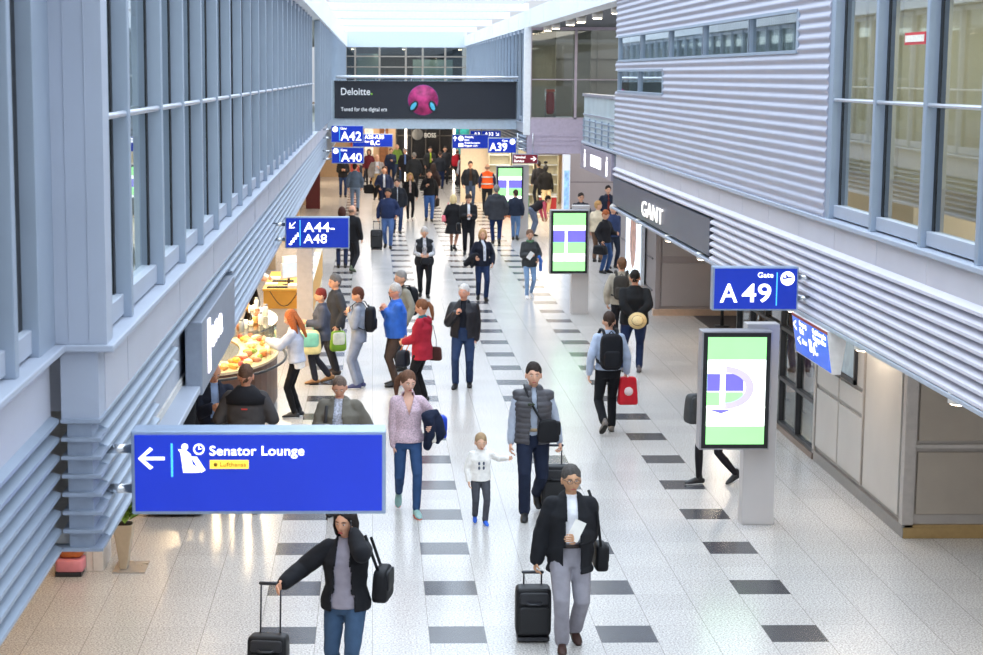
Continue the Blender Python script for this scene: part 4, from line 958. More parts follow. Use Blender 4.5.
def person(label, px, py, face=0, h=1.75, sex='m', wd=1.0, feet='st', L=None, Rr=None, lean=0, head=(0, 5), top=None, bot=None, shoes='#1c1a1a', hair=('short', '#3a2a20'), skin=SKIN, belly=0, curl=(.5, .5), anchor=None, group=None, glasses=False, child=False, poleL=None):
    s = h / 1.75
    FT = {'st': ((.10, .02, 0), (-.10, -.02, 0)), 'w1': ((.08, .24, 0), (-.08, -.24, 38)), 'w2': ((.08, -.24, 38), (-.08, .24, 0)),
          'w3': ((.08, .13, 0), (-.08, -.14, 14)), 'w4': ((.08, -.14, 14), (-.08, .13, 0))}
    FT = FT[feet] if isinstance(feet, str) else feet
    g = at(px, py, Z=0); Rz = Matrix.Rotation(R(face), 4, 'Z')
    if anchor is not None:
        f = FT[0 if anchor == 'L' else 1]; g = g - Rz @ (LV(f[0], f[1] + .08, 0) * s)
    M = Matrix.Translation(g) @ Rz @ Matrix.Scale(s, 4); Mi = M.inverted()
    def tgt(t):
        if t and t[0] == 'p': return Mi @ at(t[1], t[2], Y=g.y - t[3])
        return LV(*t)
    D = g.y; near = D < 26; mid = D < 37
    vox = .0115 if D < 24 else (.014 if D < 30 else (.018 if D < 46 else .026))
    nL = 14 if near else (12 if mid else 10)
    fem = sex == 'f'
    hz = .925 - .02 * (feet != 'st')
    sw = (.150 if fem else .170) * (1 + (wd - 1) * .6)
    HT = Vector((0, 0, hz)); Bm = Matrix.Translation(HT) @ Matrix.Rotation(R(lean), 4, 'X') @ Matrix.Translation(-HT)
    def B(v): return Bm @ Vector(v)
    prof = [(.80, .148, .112), (.92, .168, .118), (1.05, .152, .112), (1.18, .160, .116), (1.28, .172, .120), (1.355, .152, .108), (1.405, .118, .088), (1.44, .082, .070), (1.475, .062, .060)]
    if fem: prof = [(.80, .158, .115), (.92, .172, .122), (1.05, .132, .100), (1.16, .140, .108), (1.27, .152, .124), (1.345, .134, .102), (1.395, .100, .082), (1.43, .070, .064), (1.46, .052, .052)]
    def torso(mb, inf, z0, z1=1.5, flare=0.):
        pts = []; rd = []
        if z0 < .80:
            n_ = max(1, int((.80 - z0) / .1))
            for k in range(n_ + 1):
                z = z0 + (.76 - z0) * k / max(n_, 1); t = (.8 - z); pts.append(B((0, 0, z))); rd.append(((.165 + flare * t) * wd + inf, (.120 + flare * t) * wd + inf))
        for z, rx, ry in prof:
            if z < z0 - .001 or z > z1: continue
            b = belly * math.exp(-((z - 1.08) / .12) ** 2); w_ = wd if z < 1.3 else 1 + (wd - 1) * .6
            if z > 1.34: rx, ry = rx - inf * .35, ry - inf * .35
            pts.append(B((0, -.5 * b, z))); rd.append((rx * w_ + inf + .3 * b, ry * w_ + inf + .6 * b))
        if z0 > prof[0][0]:
            k = [i for i, q_ in enumerate(prof) if q_[0] >= z0][0]; rx, ry = prof[k][1] * wd + inf, prof[k][2] * wd + inf
            pts.insert(0, B((0, 0, z0))); rd.insert(0, (rx, ry))
        mb.loft(pts, rd, 22 if near else 16, ref=(1, 0, 0), caps=False)
    # legs
    hips = [Vector((.088 * wd, 0, hz - .02)), Vector((-.088 * wd, 0, hz - .02))]; legs = []
    for k in (0, 1):
        fx, ff, pit = FT[k]; up = math.sin(R(pit)) * .17; ank = LV(fx, ff - (1 - math.cos(R(pit))) * .12, .085 + up)
        kn, ank = ik(hips[k], ank, .435, .425, LV(.1 * (1 if k == 0 else -1), 1, .1)); legs.append((hips[k], kn, ank, pit, fx, ff))
    # arms
    arms = []
    for k, t in enumerate((L, Rr)):
        sd = 1 if k == 0 else -1; sh = B((sd * sw, 0, 1.372))
        if t is None: t = (sd * (.25 + .05 * (wd - 1) * 4), .05, .88)
        t = tgt(t)
        el, wr = ik(sh, t, .29, .255, LV(*poleL) if (poleL and k == 0) else LV(sd * .55, -.75, -.5)); arms.append((sh, el, wr, sd))
    nb = B((0, .005, 1.45)); hc = B((0, -.014, 1.608))
    Hm = Matrix.Translation(hc) @ Matrix.Rotation(R(head[0]), 4, 'Z') @ Matrix.Rotation(R(head[1] + lean * .4), 4, 'X') @ Matrix.Scale(1.11, 4)
    # ---- body
    mb = MB(); torso(mb, -.012, .80)
    mb.loft([nb - Vector((0, 0, .06)), nb + (hc - nb) * .35, hc + Vector((0, .012, -.03))], [.06 if not fem else .05, .053 if not fem else .044, .05], 12)
    for sh, el, wr, sd in arms:
        mb.loft([B((sd * sw * .5, 0, 1.385)), sh], [.05, .052], nL); mb.loft([sh, (sh + el) / 2, el], [.052, .043, .037], nL); mb.loft([el, (el * .6 + wr * .4), wr], [.037, .036, .026], nL)
    for hp, kn, an, *_ in legs:
        mb.loft([hp, hp * .55 + kn * .45, kn, kn * .62 + an * .38, an], [.082, .07, .052, .050, .034], nL)
    body = MB(); addmesh(body, fuse(mb, vox * 1.25, 2))
    hs = 1.0 if not child else 1.28
    hd = head_mb(40 if near else (28 if mid else 18), 30 if near else (22 if mid else 14), hs).xform(Hm); body.add(hd.v, hd.f, True)
    for k, (sh, el, wr, sd) in enumerate(arms):
        hm = hand_mb(wr, (wr - el), sd, curl[k], 8 if near else 5); body.add(hm.v, hm.f, True)
    o = bpy.data.objects.new('person', body.mesh('person')); COL.objects.link(o); o.data.materials.append(mat(skin, .55, 0, .04, 20, .35))
    o.matrix_world = M; tagd(o, label, 'person', group)
    # ---- face
    def H(nm, mb_, m, par=o): return mb_.xform(Hm).build(nm, m, par, local=True)
    if D < 60 and hair[0] != 'none':
        for sd in (1, -1):
            e_ = MB().sup((sd * .028 * hs, -.083 * hs, .010 * hs), (.0125 * hs, .006 * hs, .0045 * hs), .9, nu=12, nv=8)
            if D < 30:
                eo = H('eye', e_, mat('#e8e2dc', .3)); MB().sup((sd * .028 * hs, -.0885 * hs, .010 * hs), (.0055 * hs, .003 * hs, .0046 * hs), 1, nu=10, nv=6).xform(Hm).build('iris', mat('#2a1c14', .3), eo, local=True)
            else: H('eye', e_, mat('#2a1c14', .3))
            H('eyebrow', MB().loft([Vector((sd * .014, -.092, .027)) * hs, Vector((sd * .03, -.090, .032)) * hs, Vector((sd * .047, -.077, .026)) * hs], [.0028, .0034, .0022], 6), mat(hair[1] if hair[0] != 'bald' else '#5a4638', .8))
        H('lips', MB().sup((0, -.094 * hs, -.057 * hs), (.022 * hs, .006 * hs, .0062 * hs), .9, nu=12, nv=6), mat('#a8594e' if not fem else '#b04a4c', .5))
    if glasses:
        gl = MB()
        for sd in (1, -1):
            pts = [Vector((sd * .031 + .024 * math.cos(a_ * PI / 6), -.102, .008 + .017 * math.sin(a_ * PI / 6))) for a_ in range(13)]; gl.loft(pts, [.0022] * 13, 6, caps=False)
            gl.loft([Vector((sd * .055, -.1, .012)), Vector((sd * .08, .0, .01))], [.002, .002], 6)
        gl.loft([Vector((-.008, -.104, .01)), Vector((.008, -.104, .01))], [.002, .002], 6); H('glasses', gl, M_DK)
    # ---- hair
    st_, hcol = hair[0], hair[1]; hm_ = mat(hcol, .75, 0, .35, 60, .3, .6)
    hmb = None
    if st_ != 'none':
        hmb = MB()
        def nz(q, a_=.06): return q * (1 + a_ * noise.noise(q * 3.7 + Vector((px, 0, 0))))
        if st_ in ('short', 'crop'):
            k_ = 0 if st_ == 'short' else -.004
            hmb.sup(Vector((0, .013, .041)) * hs, Vector((.082 + k_, .094 + k_, .096 + k_)) * hs, 1, nu=26, nv=18, f=lambda q: nz(Vector((q.x * (1 if q.z > -.3 else .96), q.y, q.z * (1.38 if (q.z < 0 and q.y > .05) else 1))), .08))
        elif st_ == 'fringe':
            for sd in (1, -1): hmb.sup(Vector((sd * .052, .03, -.002)), (.031, .052, .036), 1, nu=16, nv=10)
            hmb.sup((0, .07, -.01), (.058, .03, .045), 1, nu=18, nv=10)
        elif st_ == 'curly':
            hmb.sup(Vector((0, .016, .034)), (.090, .100, .098), 1, nu=28, nv=20, f=lambda q: nz(q, .14))
        elif st_ in ('bob', 'long', 'pony', 'bun'):
            hmb.sup(Vector((0, .018, .035)) * hs, Vector((.087, .098, .100)) * hs, 1, nu=28, nv=20, f=lambda q: nz(q, .05))
            if st_ == 'bob':
                for sd in (1, -1): hmb.loft([Vector((sd * .06, .0, .06)), Vector((sd * .078, .01, -.02)), Vector((sd * .072, .015, -.095))], [(.03, .06), (.025, .062), (.022, .05)], 12, ref=(1, 0, 0))
                hmb.loft([Vector((0, .07, .04)), Vector((0, .085, -.04)), Vector((0, .07, -.11))], [(.07, .04), (.075, .035), (.06, .03)], 14, ref=(1, 0, 0))
            if st_ == 'long':
                for sd in (1, -1): hmb.loft([Vector((sd * .06, .0, .06)), Vector((sd * .08, .01, -.03)), Vector((sd * .085, .0, -.15)), Vector((sd * .08, -.02, -.26))], [(.028, .055), (.026, .06), (.03, .045), (.012, .03)], 12, ref=(1, 0, 0))
                hmb.loft([Vector((0, .07, .04)), Vector((0, .09, -.06)), Vector((0, .10, -.18)), Vector((0, .09, -.32))], [(.07, .04), (.08, .035), (.085, .035), (.04, .02)], 14, ref=(1, 0, 0))
            if st_ == 'pony':
                sx = hair[2] if len(hair) > 2 else 0
                hmb.loft([Vector((0, .09, .05)), Vector((sx * .5, .125, .04)), Vector((sx, .15, -.03)), Vector((sx * 1.2, .14, -.13)), Vector((sx * 1.15, .12, -.22))], [.022, .03, .036, .03, .012], 12)
            if st_ == 'bun': hmb.sup((0, .11, .06), (.035, .03, .035), 1, nu=12, nv=8)
        H('hair' if st_ != 'cap' else 'cap', MB().add(hmb.v, hmb.f, True) if D > 30 else hmb, hm_)
    # ---- bottoms
    bot = bot or {'c': '#2b3a55'}
    bi = bot.get('inf', .014)
    if bot.get('kind', 'trousers') in ('trousers', 'leggings', 'jeans'):
        mb = MB(); torso(mb, .008, .80, 1.06)
        for hp, kn, an, *_ in legs:
            ed = an + (kn - an).normalized() * .02
            mb.loft([hp + Vector((0, 0, .03)), hp * .6 + kn * .4, kn, kn * .55 + an * .45, ed], [.085 * wd + bi, .073 * wd + bi, .056 + bi, .050 + bi * 1.1, (.040 + bi * 1.5)], nL)
        put(bot.get('kind', 'trousers'), fuse(mb, vox, 2, .004 if D < 46 else 0, px, 'trousers'), cloth(bot['c']), o)
        if D < 26 and bot.get('belt'):
            bb = MB(); z = 1.0; bb.loft([B((0, 0, .985)), B((0, 0, 1.02))], [(.155 * wd + .022, .114 * wd + .022)] * 2, 24, ref=(1, 0, 0), caps=False); bb.build('belt', mat(bot['belt'], .5), o, local=True)
    elif bot['kind'] == 'tights':
        mb = MB()
        for hp, kn, an, *_ in legs: mb.loft([hp, hp * .55 + kn * .45, kn, kn * .62 + an * .38, an], [.09, .078, .058, .055, .039], nL)
        put('tights', fuse(mb, vox, 2, 0, 0, 'tights'), cloth(bot['c']), o)
    elif bot['kind'] == 'skirt': pass
    # ---- shoes
    for (hp, kn, an, pit, fx, ff) in legs:
        k_ = MB()
        k_.loft([(0, .062, .045), (0, .03, .05), (0, -.04, .05), (0, -.10, .036), (0, -.155, .028), (0, -.178, .024)], [(.034, .04), (.037, .045), (.04, .045), (.046, .034), (.040, .024), (.022, .016)], 12, ref=(1, 0, 0))
        k_.loft([(0, .015, .05), (0, .02, .115)], [.043, .040], 12)
        so = MB().loft([(0, .06, .009), (0, 0, .009), (0, -.1, .009), (0, -.17, .009)], [(.034, .009), (.036, .009), (.046, .009), (.03, .009)], 12, ref=(1, 0, 0))
        ang = R(pit); piv = Vector((0, -.12, 0))
        Mf = Matrix.Translation((an.x, an.y - .01, an.z - .085)) if pit == 0 else Matrix.Translation(an) @ Matrix.Rotation(ang, 4, 'X') @ Matrix.Translation((0, 0, -.09))
        tw = Matrix.Rotation((.12 if fx > 0 else -.12), 4, 'Z')
        sc_ = shoes if isinstance(shoes, tuple) else (shoes, '#cfc8c0' if shoes in ('#8fb4b0', '#2c66d8') else '#15130f')
        k_.xform(Mf @ tw); so.xform(Mf @ tw)
        s1 = k_.build('shoe', mat(sc_[0], .5, 0, .1, 20), o, local=True); so.build('sole', mat(sc_[1], .6), s1, local=True)
    # ---- tops
    def garment(t, k):
        inf = t.get('inf', .022); hem = t.get('hem', .88); mb = MB()
        torso(mb, inf, hem, 1.48 if t.get('collar', 1) else 1.44, t.get('flare', .08))
        sl = t.get('sleeve', 1.0)
        for sh, el, wr, sd in arms:
            a0 = B((sd * sw * .5, 0, 1.392)); q = inf * .75
            if sl <= 0: mb.loft([a0, sh - Vector((sd * .012, 0, 0))], [.040 + q * .5, .056 + q * .5], nL); continue
            mb.loft([a0, sh], [.038 + q * .5, .055 + q * .7], nL); mb.loft([sh, (sh + el) / 2, el], [.056 + q * .7, .051 + q, .045 + q], nL)
            if sl > .6: mb.loft([el, (el + wr) / 2, el + (wr - el) * (.96 if sl >= 1 else .6)], [.045 + q, .041 + q, .032 + q], nL)
        if t.get('collar', 1): mb.loft([nb + Vector((0, .005, -.02)), nb + (hc - nb) * .22], [(.064 + inf * .6), (.060 + inf * .5)], 14, caps=False)
        if t.get('hood'): mb.loft([B((-.10, .07, 1.44)), B((-.05, .11, 1.40)), B((0, .125, 1.36)), B((.05, .11, 1.40)), B((.10, .07, 1.44))], [.03, .045, .05, .045, .03], 12)
        op = t.get('open', 0); cut = None; Bi = Bm.inverted()
        if op:
            def cut(c):
                c = Bi @ c; 
                if c.y > -.01: return False
                z = c.z; w_ = op * (1.05 if z < 1.0 else (.8 if z < 1.25 else .62)) if not t.get('vneck') else (max(0, (z - 1.22)) * .32)
                if abs(c.x - t.get('off', 0)) > w_: return False
                return z > hem - .05
        me = fuse(mb, vox, 2, (.006 if near else .004) if D < 50 else 0, px + k * 9, t.get('name', 'jacket'), cut)
        if t.get('rib'):
            for v in me.vertices: 
                n_ = v.normal; v.co = v.co + n_ * .009 * abs(math.sin(v.co.z * PI / t['rib']))
        g_ = put(t.get('name', 'jacket'), me, mat(t['c'], t.get('rough', .85), 0, t.get('var', .13), t.get('scale', 9), .35, .5), o)
        if op: sd_ = g_.modifiers.new('Solidify', 'SOLIDIFY'); sd_.thickness = .014; sd_.offset = 0
        return g_
    top = top or [{'c': '#333333'}]
    for k, t in enumerate(top): garment(t, k)
    PEEPS.append(o)
    return o, M, arms
DARK, NAVY, JEAN = '#1b1c22', '#1d2538', '#3a4f70'
def inner(c, **k): return dict(c=c, inf=.008, name='shirt', hem=.95, **k)

# ---- things people carry (built in the carrier's own frame, then placed in the world)
def wheels(par, M, w, y, r=.03):
    for sx in (1, -1): MB().cyl((sx * w, y - .012, r), (sx * w, y + .014, r), r, n=14).xform(M @ Matrix.Rotation(PI / 2, 4, 'Z') if False else M).build('wheel', M_DK, par)
def trolley(loc, rz, label, w=.36, h=.5, d=.22, hh=1.0, c='#15161a', tilt=0, group=None, lift=0):
    M = Matrix.Translation(loc) @ Matrix.Rotation(R(rz), 4, 'Z') @ Matrix.Rotation(R(tilt), 4, 'X')
    e = empty('trolley_suitcase', loc, label, 'suitcase', group=group)
    MB().sup((0, 0, .06 + h / 2), (w / 2, d / 2, h / 2), .22, nu=28, nv=18).xform(M).build('body', mat(c, .5, 0, .15, 8, .4, .3), e)
    MB().sup((0, -d / 2 - .01, .06 + h * .36), (w * .42, .03, h * .28), .25, nu=20, nv=12).xform(M).build('front_pocket', mat(c, .55), e)
    MB().sup((0, -d / 2 - .01, .06 + h * .80), (w * .40, .02, h * .12), .3, nu=20, nv=12).xform(M).build('top_pocket', mat('#25262b', .55), e)
    MB().loft([Vector((-.07, -d / 2 - .02, .06 + h * .72)), Vector((-.05, -d / 2 - .05, .06 + h * .70)), Vector((.05, -d / 2 - .05, .06 + h * .70)), Vector((.07, -d / 2 - .02, .06 + h * .72))], [.012] * 4, 8).xform(M).build('carry_handle', M_DK, e)
    k = MB()
    for sx in (1, -1): k.cyl((sx * w * .25, d / 2 - .03, h), (sx * w * .25, d / 2 - .03, hh), .008, n=8)
    k.loft([(-w * .27, d / 2 - .03, hh), (w * .27, d / 2 - .03, hh)], [.016, .016], 8).xform(M).build('pull_handle', mat('#3a3b40', .35, .6), e)
    wheels(e, M, w * .36, d / 2 - .05)
    MB().box(-w * .45, w * .45, -d * .5, d * .45, .02, .055).xform(M).build('base', M_DK, e)
    return e
def backpack(pm, label, c='#17181c', w=.15, h=.24, z=1.20, y=.20, d=.085):
    M = pm; e = empty('backpack', M @ Vector((0, y, z - h)), label, 'backpack')
    MB().sup((0, y, z), (w, d, h), .5, nu=26, nv=18).xform(M).build('bag_body', cloth(c, .7), e)
    MB().sup((0, y + d * .85, z - h * .35), (w * .75, d * .4, h * .45), .45, nu=20, nv=12).xform(M).build('pocket', cloth(c, .6), e)
    for sx in (1, -1):
        pts = [Vector((sx * .085, y - .04, z + h * .8)), Vector((sx * .10, .09, 1.49)), Vector((sx * .11, -.02, 1.505)), Vector((sx * .12, -.13, 1.42)), Vector((sx * .125, -.155, 1.28)), Vector((sx * .16, -.08, 1.12)), Vector((sx * .17, .10, 1.04)), Vector((sx * .10, y - .03, z - h * .75))]
        MB().loft(pts, [(.024, .007)] * 8, 8, ref=(1, 0, 0)).xform(M).build('strap', cloth(c, .7), e)
    MB().loft([Vector((-.03, y - .03, z + h)), Vector((0, y - .03, z + h + .03)), Vector((.03, y - .03, z + h))], [.008] * 3, 8).xform(M).build('top_loop', cloth(c, .7), e)
    return e
def bag(pm, label, c='#17181c', at_=(.3, 0, .75), size=(.06, .16, .12), strap=None, name='handbag', hand=None, trim=None, e_=.4, cat='bag'):
    x, f, z = at_; M = pm; e = empty(name, M @ LV(x, f, z - size[2]), label, cat)
    MB().sup(LV(x, f, z), size, e_, nu=24, nv=14, f=lambda q: Vector((q.x * (1 - .12 * q.z), q.y * (1 - .10 * q.z), q.z))).xform(M).build('bag_body', cloth(c, .6), e)
    MB().sup(LV(x + math.copysign(size[0] * .9, x), f, z + size[2] * .25), (size[0] * .25, size[1] * .8, size[2] * .6), .4, nu=16, nv=10).xform(M).build('flap', cloth(trim or c, .55), e)
    if strap: MB().loft([LV(*p_) for p_ in strap], [(.014, .005)] * len(strap), 8).xform(M).build('strap', cloth(trim or c, .6), e)
    if hand: 
        hx = hand; MB().loft([LV(x, f + size[1] * .5, z + size[2] * .85), LV(hx[0], hx[1] + .04, hx[2] - .01), LV(hx[0], hx[1] - .04, hx[2] - .01), LV(x, f - size[1] * .5, z + size[2] * .85)], [.009] * 4, 8).xform(M).build('handle', cloth(trim or c, .6), e)
    return e
def draped(pm, pts, rads, c, label, name='carried_coat', vox=.014, lining=None):
    mb = MB()
    for p_, r_ in zip(pts, rads): mb.loft([LV(*q) for q in p_], r_, 12)
    me = fuse(mb, vox, 2, .012, len(label)); me.transform(pm)
    org = sum((v.co for v in me.vertices), Vector()) / len(me.vertices); org.z = min(v.co.z for v in me.vertices)
    me.transform(Matrix.Translation(-org)); o = bpy.data.objects.new(name, me); COL.objects.link(o); o.location = org; me.materials.clear(); me.materials.append(cloth(c)); tagd(o, label, 'coat')
    if lining:
        p_, r_, lc = lining; m_ = MB().loft([LV(*q) for q in p_], r_, 12).xform(pm); lo = m_.build('lining', cloth(lc), o)
    return o
def mw(M, x, f, z): return M @ LV(x, f, z)
def crossstrap(side, lo):   # from one shoulder across the chest to the other hip
    s_ = side; return [(s_ * .10, -.04, 1.49), (s_ * .09, .10, 1.45), (0, .165, 1.25), (-s_ * .12, .165, 1.05), lo]

# ================================================================== THE CROWD (near to far)
# 1 businessman
o, M, A = person('man in black jacket and glasses pulling a black suitcase, nearest the middle', 563, 653, 2, 1.70, wd=1.06, feet='w4', anchor='R',
    L=('p', 577, 537, .20), Rr=('p', 532, 576, .02), head=(4, 2), skin='#c99a78', hair=('short', '#4a4644'), glasses=True, curl=(.9, 1.1),
    top=[inner('#eef0f6', belly=0), dict(c='#15171d', inf=.045, hem=.74, open=.08, flare=.05, name='jacket')], bot={'c': '#8f8d96', 'inf': .022, 'belt': '#2a1a14'}, shoes='#3a201a')
q = at(532.5, 640, Z=0); trolley(Vector((q.x, q.y, 0)), 0, 'black soft suitcase pulled by the man with glasses', .33, .46, .2, .63)
wl = A[0][2]
e = empty('papers', M @ (wl + Vector((-.02, -.05, .05))), 'folded white paper in the hand of the man with glasses', 'paper')
MB().box(-.055, .055, -.004, .004, -.07, .13).xform(M @ Matrix.Translation(wl + Vector((-.03, -.07, .05))) @ Matrix.Rotation(R(25), 4, 'Y')).build('sheet', mat('#f2f0ea', .7), e)
bag(M, 'black shoulder bag at the hip of the man with glasses', '#121317', (.30, -.06, .86), (.06, .15, .13), [(.17, -.02, 1.50), (.24, .08, 1.30), (.28, .08, .98)], 'shoulder_bag')
# 2 woman with phone under the lounge sign
o, M, A = person('woman in black jacket and grey blouse pulling a small suitcase, under the lounge sign', 346, 699, -12, 1.66, 'f', 1.05, feet='w3',
    L=('p', 354, 534, .10), poleL=(.7, .1, -1.3), Rr=('p', 284, 583, .15), head=(-14, 6), hair=('bob', '#1d1512'), curl=(.9, .9),
    top=[dict(c='#9a95a2', inf=.02, hem=.86, name='blouse'), dict(c='#15161c', inf=.04, hem=.84, open=.10, flare=.15)], bot={'c': '#3d5470', 'kind': 'jeans'}, shoes='#2a2420', skin='#d8a183')
wr = M @ A[1][2]
trolley(Vector((at(268, 690, Z=0).x, at(268, 690, Z=0).y, 0)), -8, 'small black suitcase pulled by the woman under the lounge sign', .34, .42, .2, .9, tilt=-6)
bag(M, 'black shoulder bag under the arm of the woman in black jacket', '#15161a', (.31, -.10, 1.05), (.07, .18, .15), [(.17, -.02, 1.49), (.26, .05, 1.30), (.30, 0, 1.15), (.28, -.2, 1.15), (.2, -.12, 1.45)], 'shoulder_bag')
k = MB().box(-.006, .006, -.035, .035, -.07, .07).xform(Matrix.Translation(M @ (A[0][2] + Vector((-.02, -.03, .05)))))
k.build('phone', M_DK, label='dark phone held to the ear of the woman under the lounge sign', category='phone')
# 3 man in quilted vest
o, M, A = person('man in grey quilted vest holding a child by the hand', 525, 521, 0, 1.84, wd=1.02, feet=((.08, -.26, 38), (-.10, .22, 0)), anchor='R',
    L=('p', 563, 457, .02), Rr=('p', 509, 455, .04), head=(0, 3), hair=('short', '#2c2320'), curl=(1.2, .9), skin='#dcaa90',
    top=[dict(c='#a9b2c2', inf=.014, hem=.93, name='shirt'), dict(c='#4c4b50', inf=.038, hem=.84, sleeve=0, open=.045, rib=.06, name='vest', rough=.5)], bot={'c': '#1c2438', 'inf': .018, 'belt': '#a08a6a'}, shoes='#1a1a1c')
bag(M, 'black cross-body bag on the front of the man in quilted vest', '#17181c', (.16, .17, 1.0), (.12, .045, .13), crossstrap(-1, (.14, .17, 1.12)), 'cross_body_bag')
q = mw(M, .28, -.2, 0); trolley(Vector((q.x, q.y, 0)), 0, 'dark suitcase behind the man with glasses, pulled by the man in vest', .34, .5, .2, .98 * .8)
k = MB()
for sx in (1, -1): k.sup(LV(-.035 + sx * .02, .17, 1.30), (.02, .008, .016), 1, nu=12, nv=8)
k.xform(M).build('sunglasses', mat('#2f3a26', .2), label='dark sunglasses hanging in the collar above the quilted vest', category='sunglasses')
# 4 child
o, M, A = person('small blond child in white printed sweater and blue shoes', 480, 523, 5, 1.05, wd=1.05, feet='w3', L=('p', 508, 458, .0), Rr=(-.24, .05, .86), head=(0, 10), child=True,
    hair=('short', '#a58a6a'), curl=(.4, .4), top=[dict(c='#eeece8', inf=.03, hem=.86, name='sweater')], bot={'c': '#4a4c54', 'kind': 'jeans'}, shoes=('#2c66d8', '#cfd6e8'), skin='#e0b49a')
k = MB()
for x, z in ((-.05, 1.22), (.04, 1.22), (-.05, 1.13), (.04, 1.13)): k.sup(LV(x, .160, z), (.022, .012, .034), .9, nu=12, nv=8)
k.build('print', mat('#5b6272', .7, 0, .6, 30), o, local=True)
# 5 ponytail woman
o, M, A = person('young woman with ponytail and pink blouse walking beside the lounge sign', 417, 518, 5, 1.72, 'f', .98, feet='w1', anchor='L',
    L=('p', 432, 426, .16), Rr=('p', 394, 459, .02), head=(12, 14), hair=('pony', '#6a4a38', -.07), curl=(.8, .4), skin='#e0b19b',
    top=[dict(c='#cdb4c0', inf=.022, hem=.88, name='blouse', var=.3, scale=60, vneck=1, open=.05)], bot={'c': '#2f4a73', 'kind': 'jeans', 'inf': .006}, shoes=('#8fb4b0', '#e8604c'))
draped(M, [[(.20, .2, 1.20), (.30, .16, 1.22), (.36, .08, 1.10)], [(.24, .19, 1.18), (.25, .18, 1.0), (.22, .15, .84)], [(.34, .13, 1.16), (.38, .12, .98), (.35, .12, .90)]], [[(.06, .09)] * 3, [(.08, .11), (.07, .12), (.05, .09)], [(.07, .10), (.07, .11), (.04, .07)]], '#1a2238', 'dark navy coat draped over the arm of the ponytail woman', lining=([(.27, .25, 1.03), (.29, .25, .92)], [(.035, .02), (.03, .02)], '#d8d2c8'))
bag(M, 'bright blue bag behind the carried navy coat', '#2343b8', (.42, -.02, 1.05), (.05, .10, .14), None, 'blue_bag')
# 6 man in olive jacket above the sign
o, M, A = person('man in olive jacket and striped shirt behind the sign, holding a cup', 340, 515, -8, 1.68, wd=1.22, L=(.30, .12, .95), Rr=(-.13, .28, 1.12), head=(5, 24), hair=('crop', '#6a5a50'), curl=(.5, 1), skin='#cf9a80',
    top=[inner('#b8bccb', var=.5, scale=40), dict(c='#6b675e', inf=.055, hem=.80, open=.085, name='jacket')], bot={'c': '#2b2f3a'})
k = MB().loft([LV(-.10, .35, 1.10), LV(-.10, .35, 1.20)], [.028, .036], 14, caps=False).xform(M); k.build('paper_cup', mat('#f0ece8', .6), label='white paper cup held by the man in olive jacket', category='cup')
MB().loft([LV(-.14, .155, 1.40), LV(-.15, .20, 1.2), LV(-.20, .16, 1.0)], [(.02, .006)] * 3, 8).xform(M).build('bag_strap', M_DK, label='dark shoulder strap over the olive jacket', category='strap')
# 7, 8 the two men at the counter
o, M, A = person('man seen from behind in black and grey softshell jacket at the food counter', 247, 513, 178, 1.80, wd=1.14, L=(.22, .22, 1.10), Rr=(-.22, .22, 1.10), head=(0, 8), hair=('crop', '#5a4234'),
    top=[dict(c='#3e3b3c', inf=.04, hem=.84, name='jacket', rough=.7)], bot={'c': '#1a1b20'}, skin='#c98f74')
yk = MB(); yk.loft([LV(0, -.005, 1.30), LV(0, -.005, 1.38), LV(0, 0, 1.44), LV(0, 0, 1.50)], [(.245, .176), (.25, .168), (.165, .13), (.10, .095)], 24, ref=(1, 0, 0), caps=False); yk.build('shoulder_yoke', cloth('#1b1b20'), o, local=True)
MB().box(-.035, .035, .178, .184, 1.25, 1.265).build('red_mark', mat('#c23a34', .6), o, local=True)
o, M, A = person('balding man in navy suit and blue shirt eating beside the left sign box', 215, 496, 12, 1.70, wd=1.08, L=(.10, .26, 1.16), Rr=(-.06, .30, 1.20), head=(10, 30), hair=('fringe', '#5a4638'), curl=(.9, .9), skin='#d29a7c',
    top=[inner('#8fa6cc'), dict(c='#1b2030', inf=.04, hem=.72, open=.08, name='jacket')], bot={'c': '#27344c', 'belt': '#1a1412'})
MB().sup(LV(.05, .38, 1.24), (.05, .04, .035), .8).xform(M).build('wrapped_snack', mat('#efe6da', .7), label='white wrapped snack in the hands of the man in navy suit', category='food')
o, M, A = person('person in black coat half hidden by the left louvres near the counter', 183, 507, 60, 1.72, wd=1.0, top=[dict(c='#121216', inf=.04, hem=.6, name='coat')], bot={'c': '#15151a'}, hair=('short', '#2a2220'))
# 9 girl at the counter
o, M, A = person('woman with long auburn hair in pale sweater at the food counter', 297, 417, -98, 1.66, 'f', .98, Rr=(-.10, .42, 1.22), L=(.10, .45, 1.25), lean=6, head=(0, 22), hair=('long', '#a3592e'),
    top=[dict(c='#f1ece6', inf=.012, hem=.80, name='undershirt'), dict(c='#b9bfd0', inf=.035, hem=.90, name='sweater')], bot={'c': '#131317', 'kind': 'leggings', 'inf': .006}, shoes=('#26262a', '#e8e8e8'))
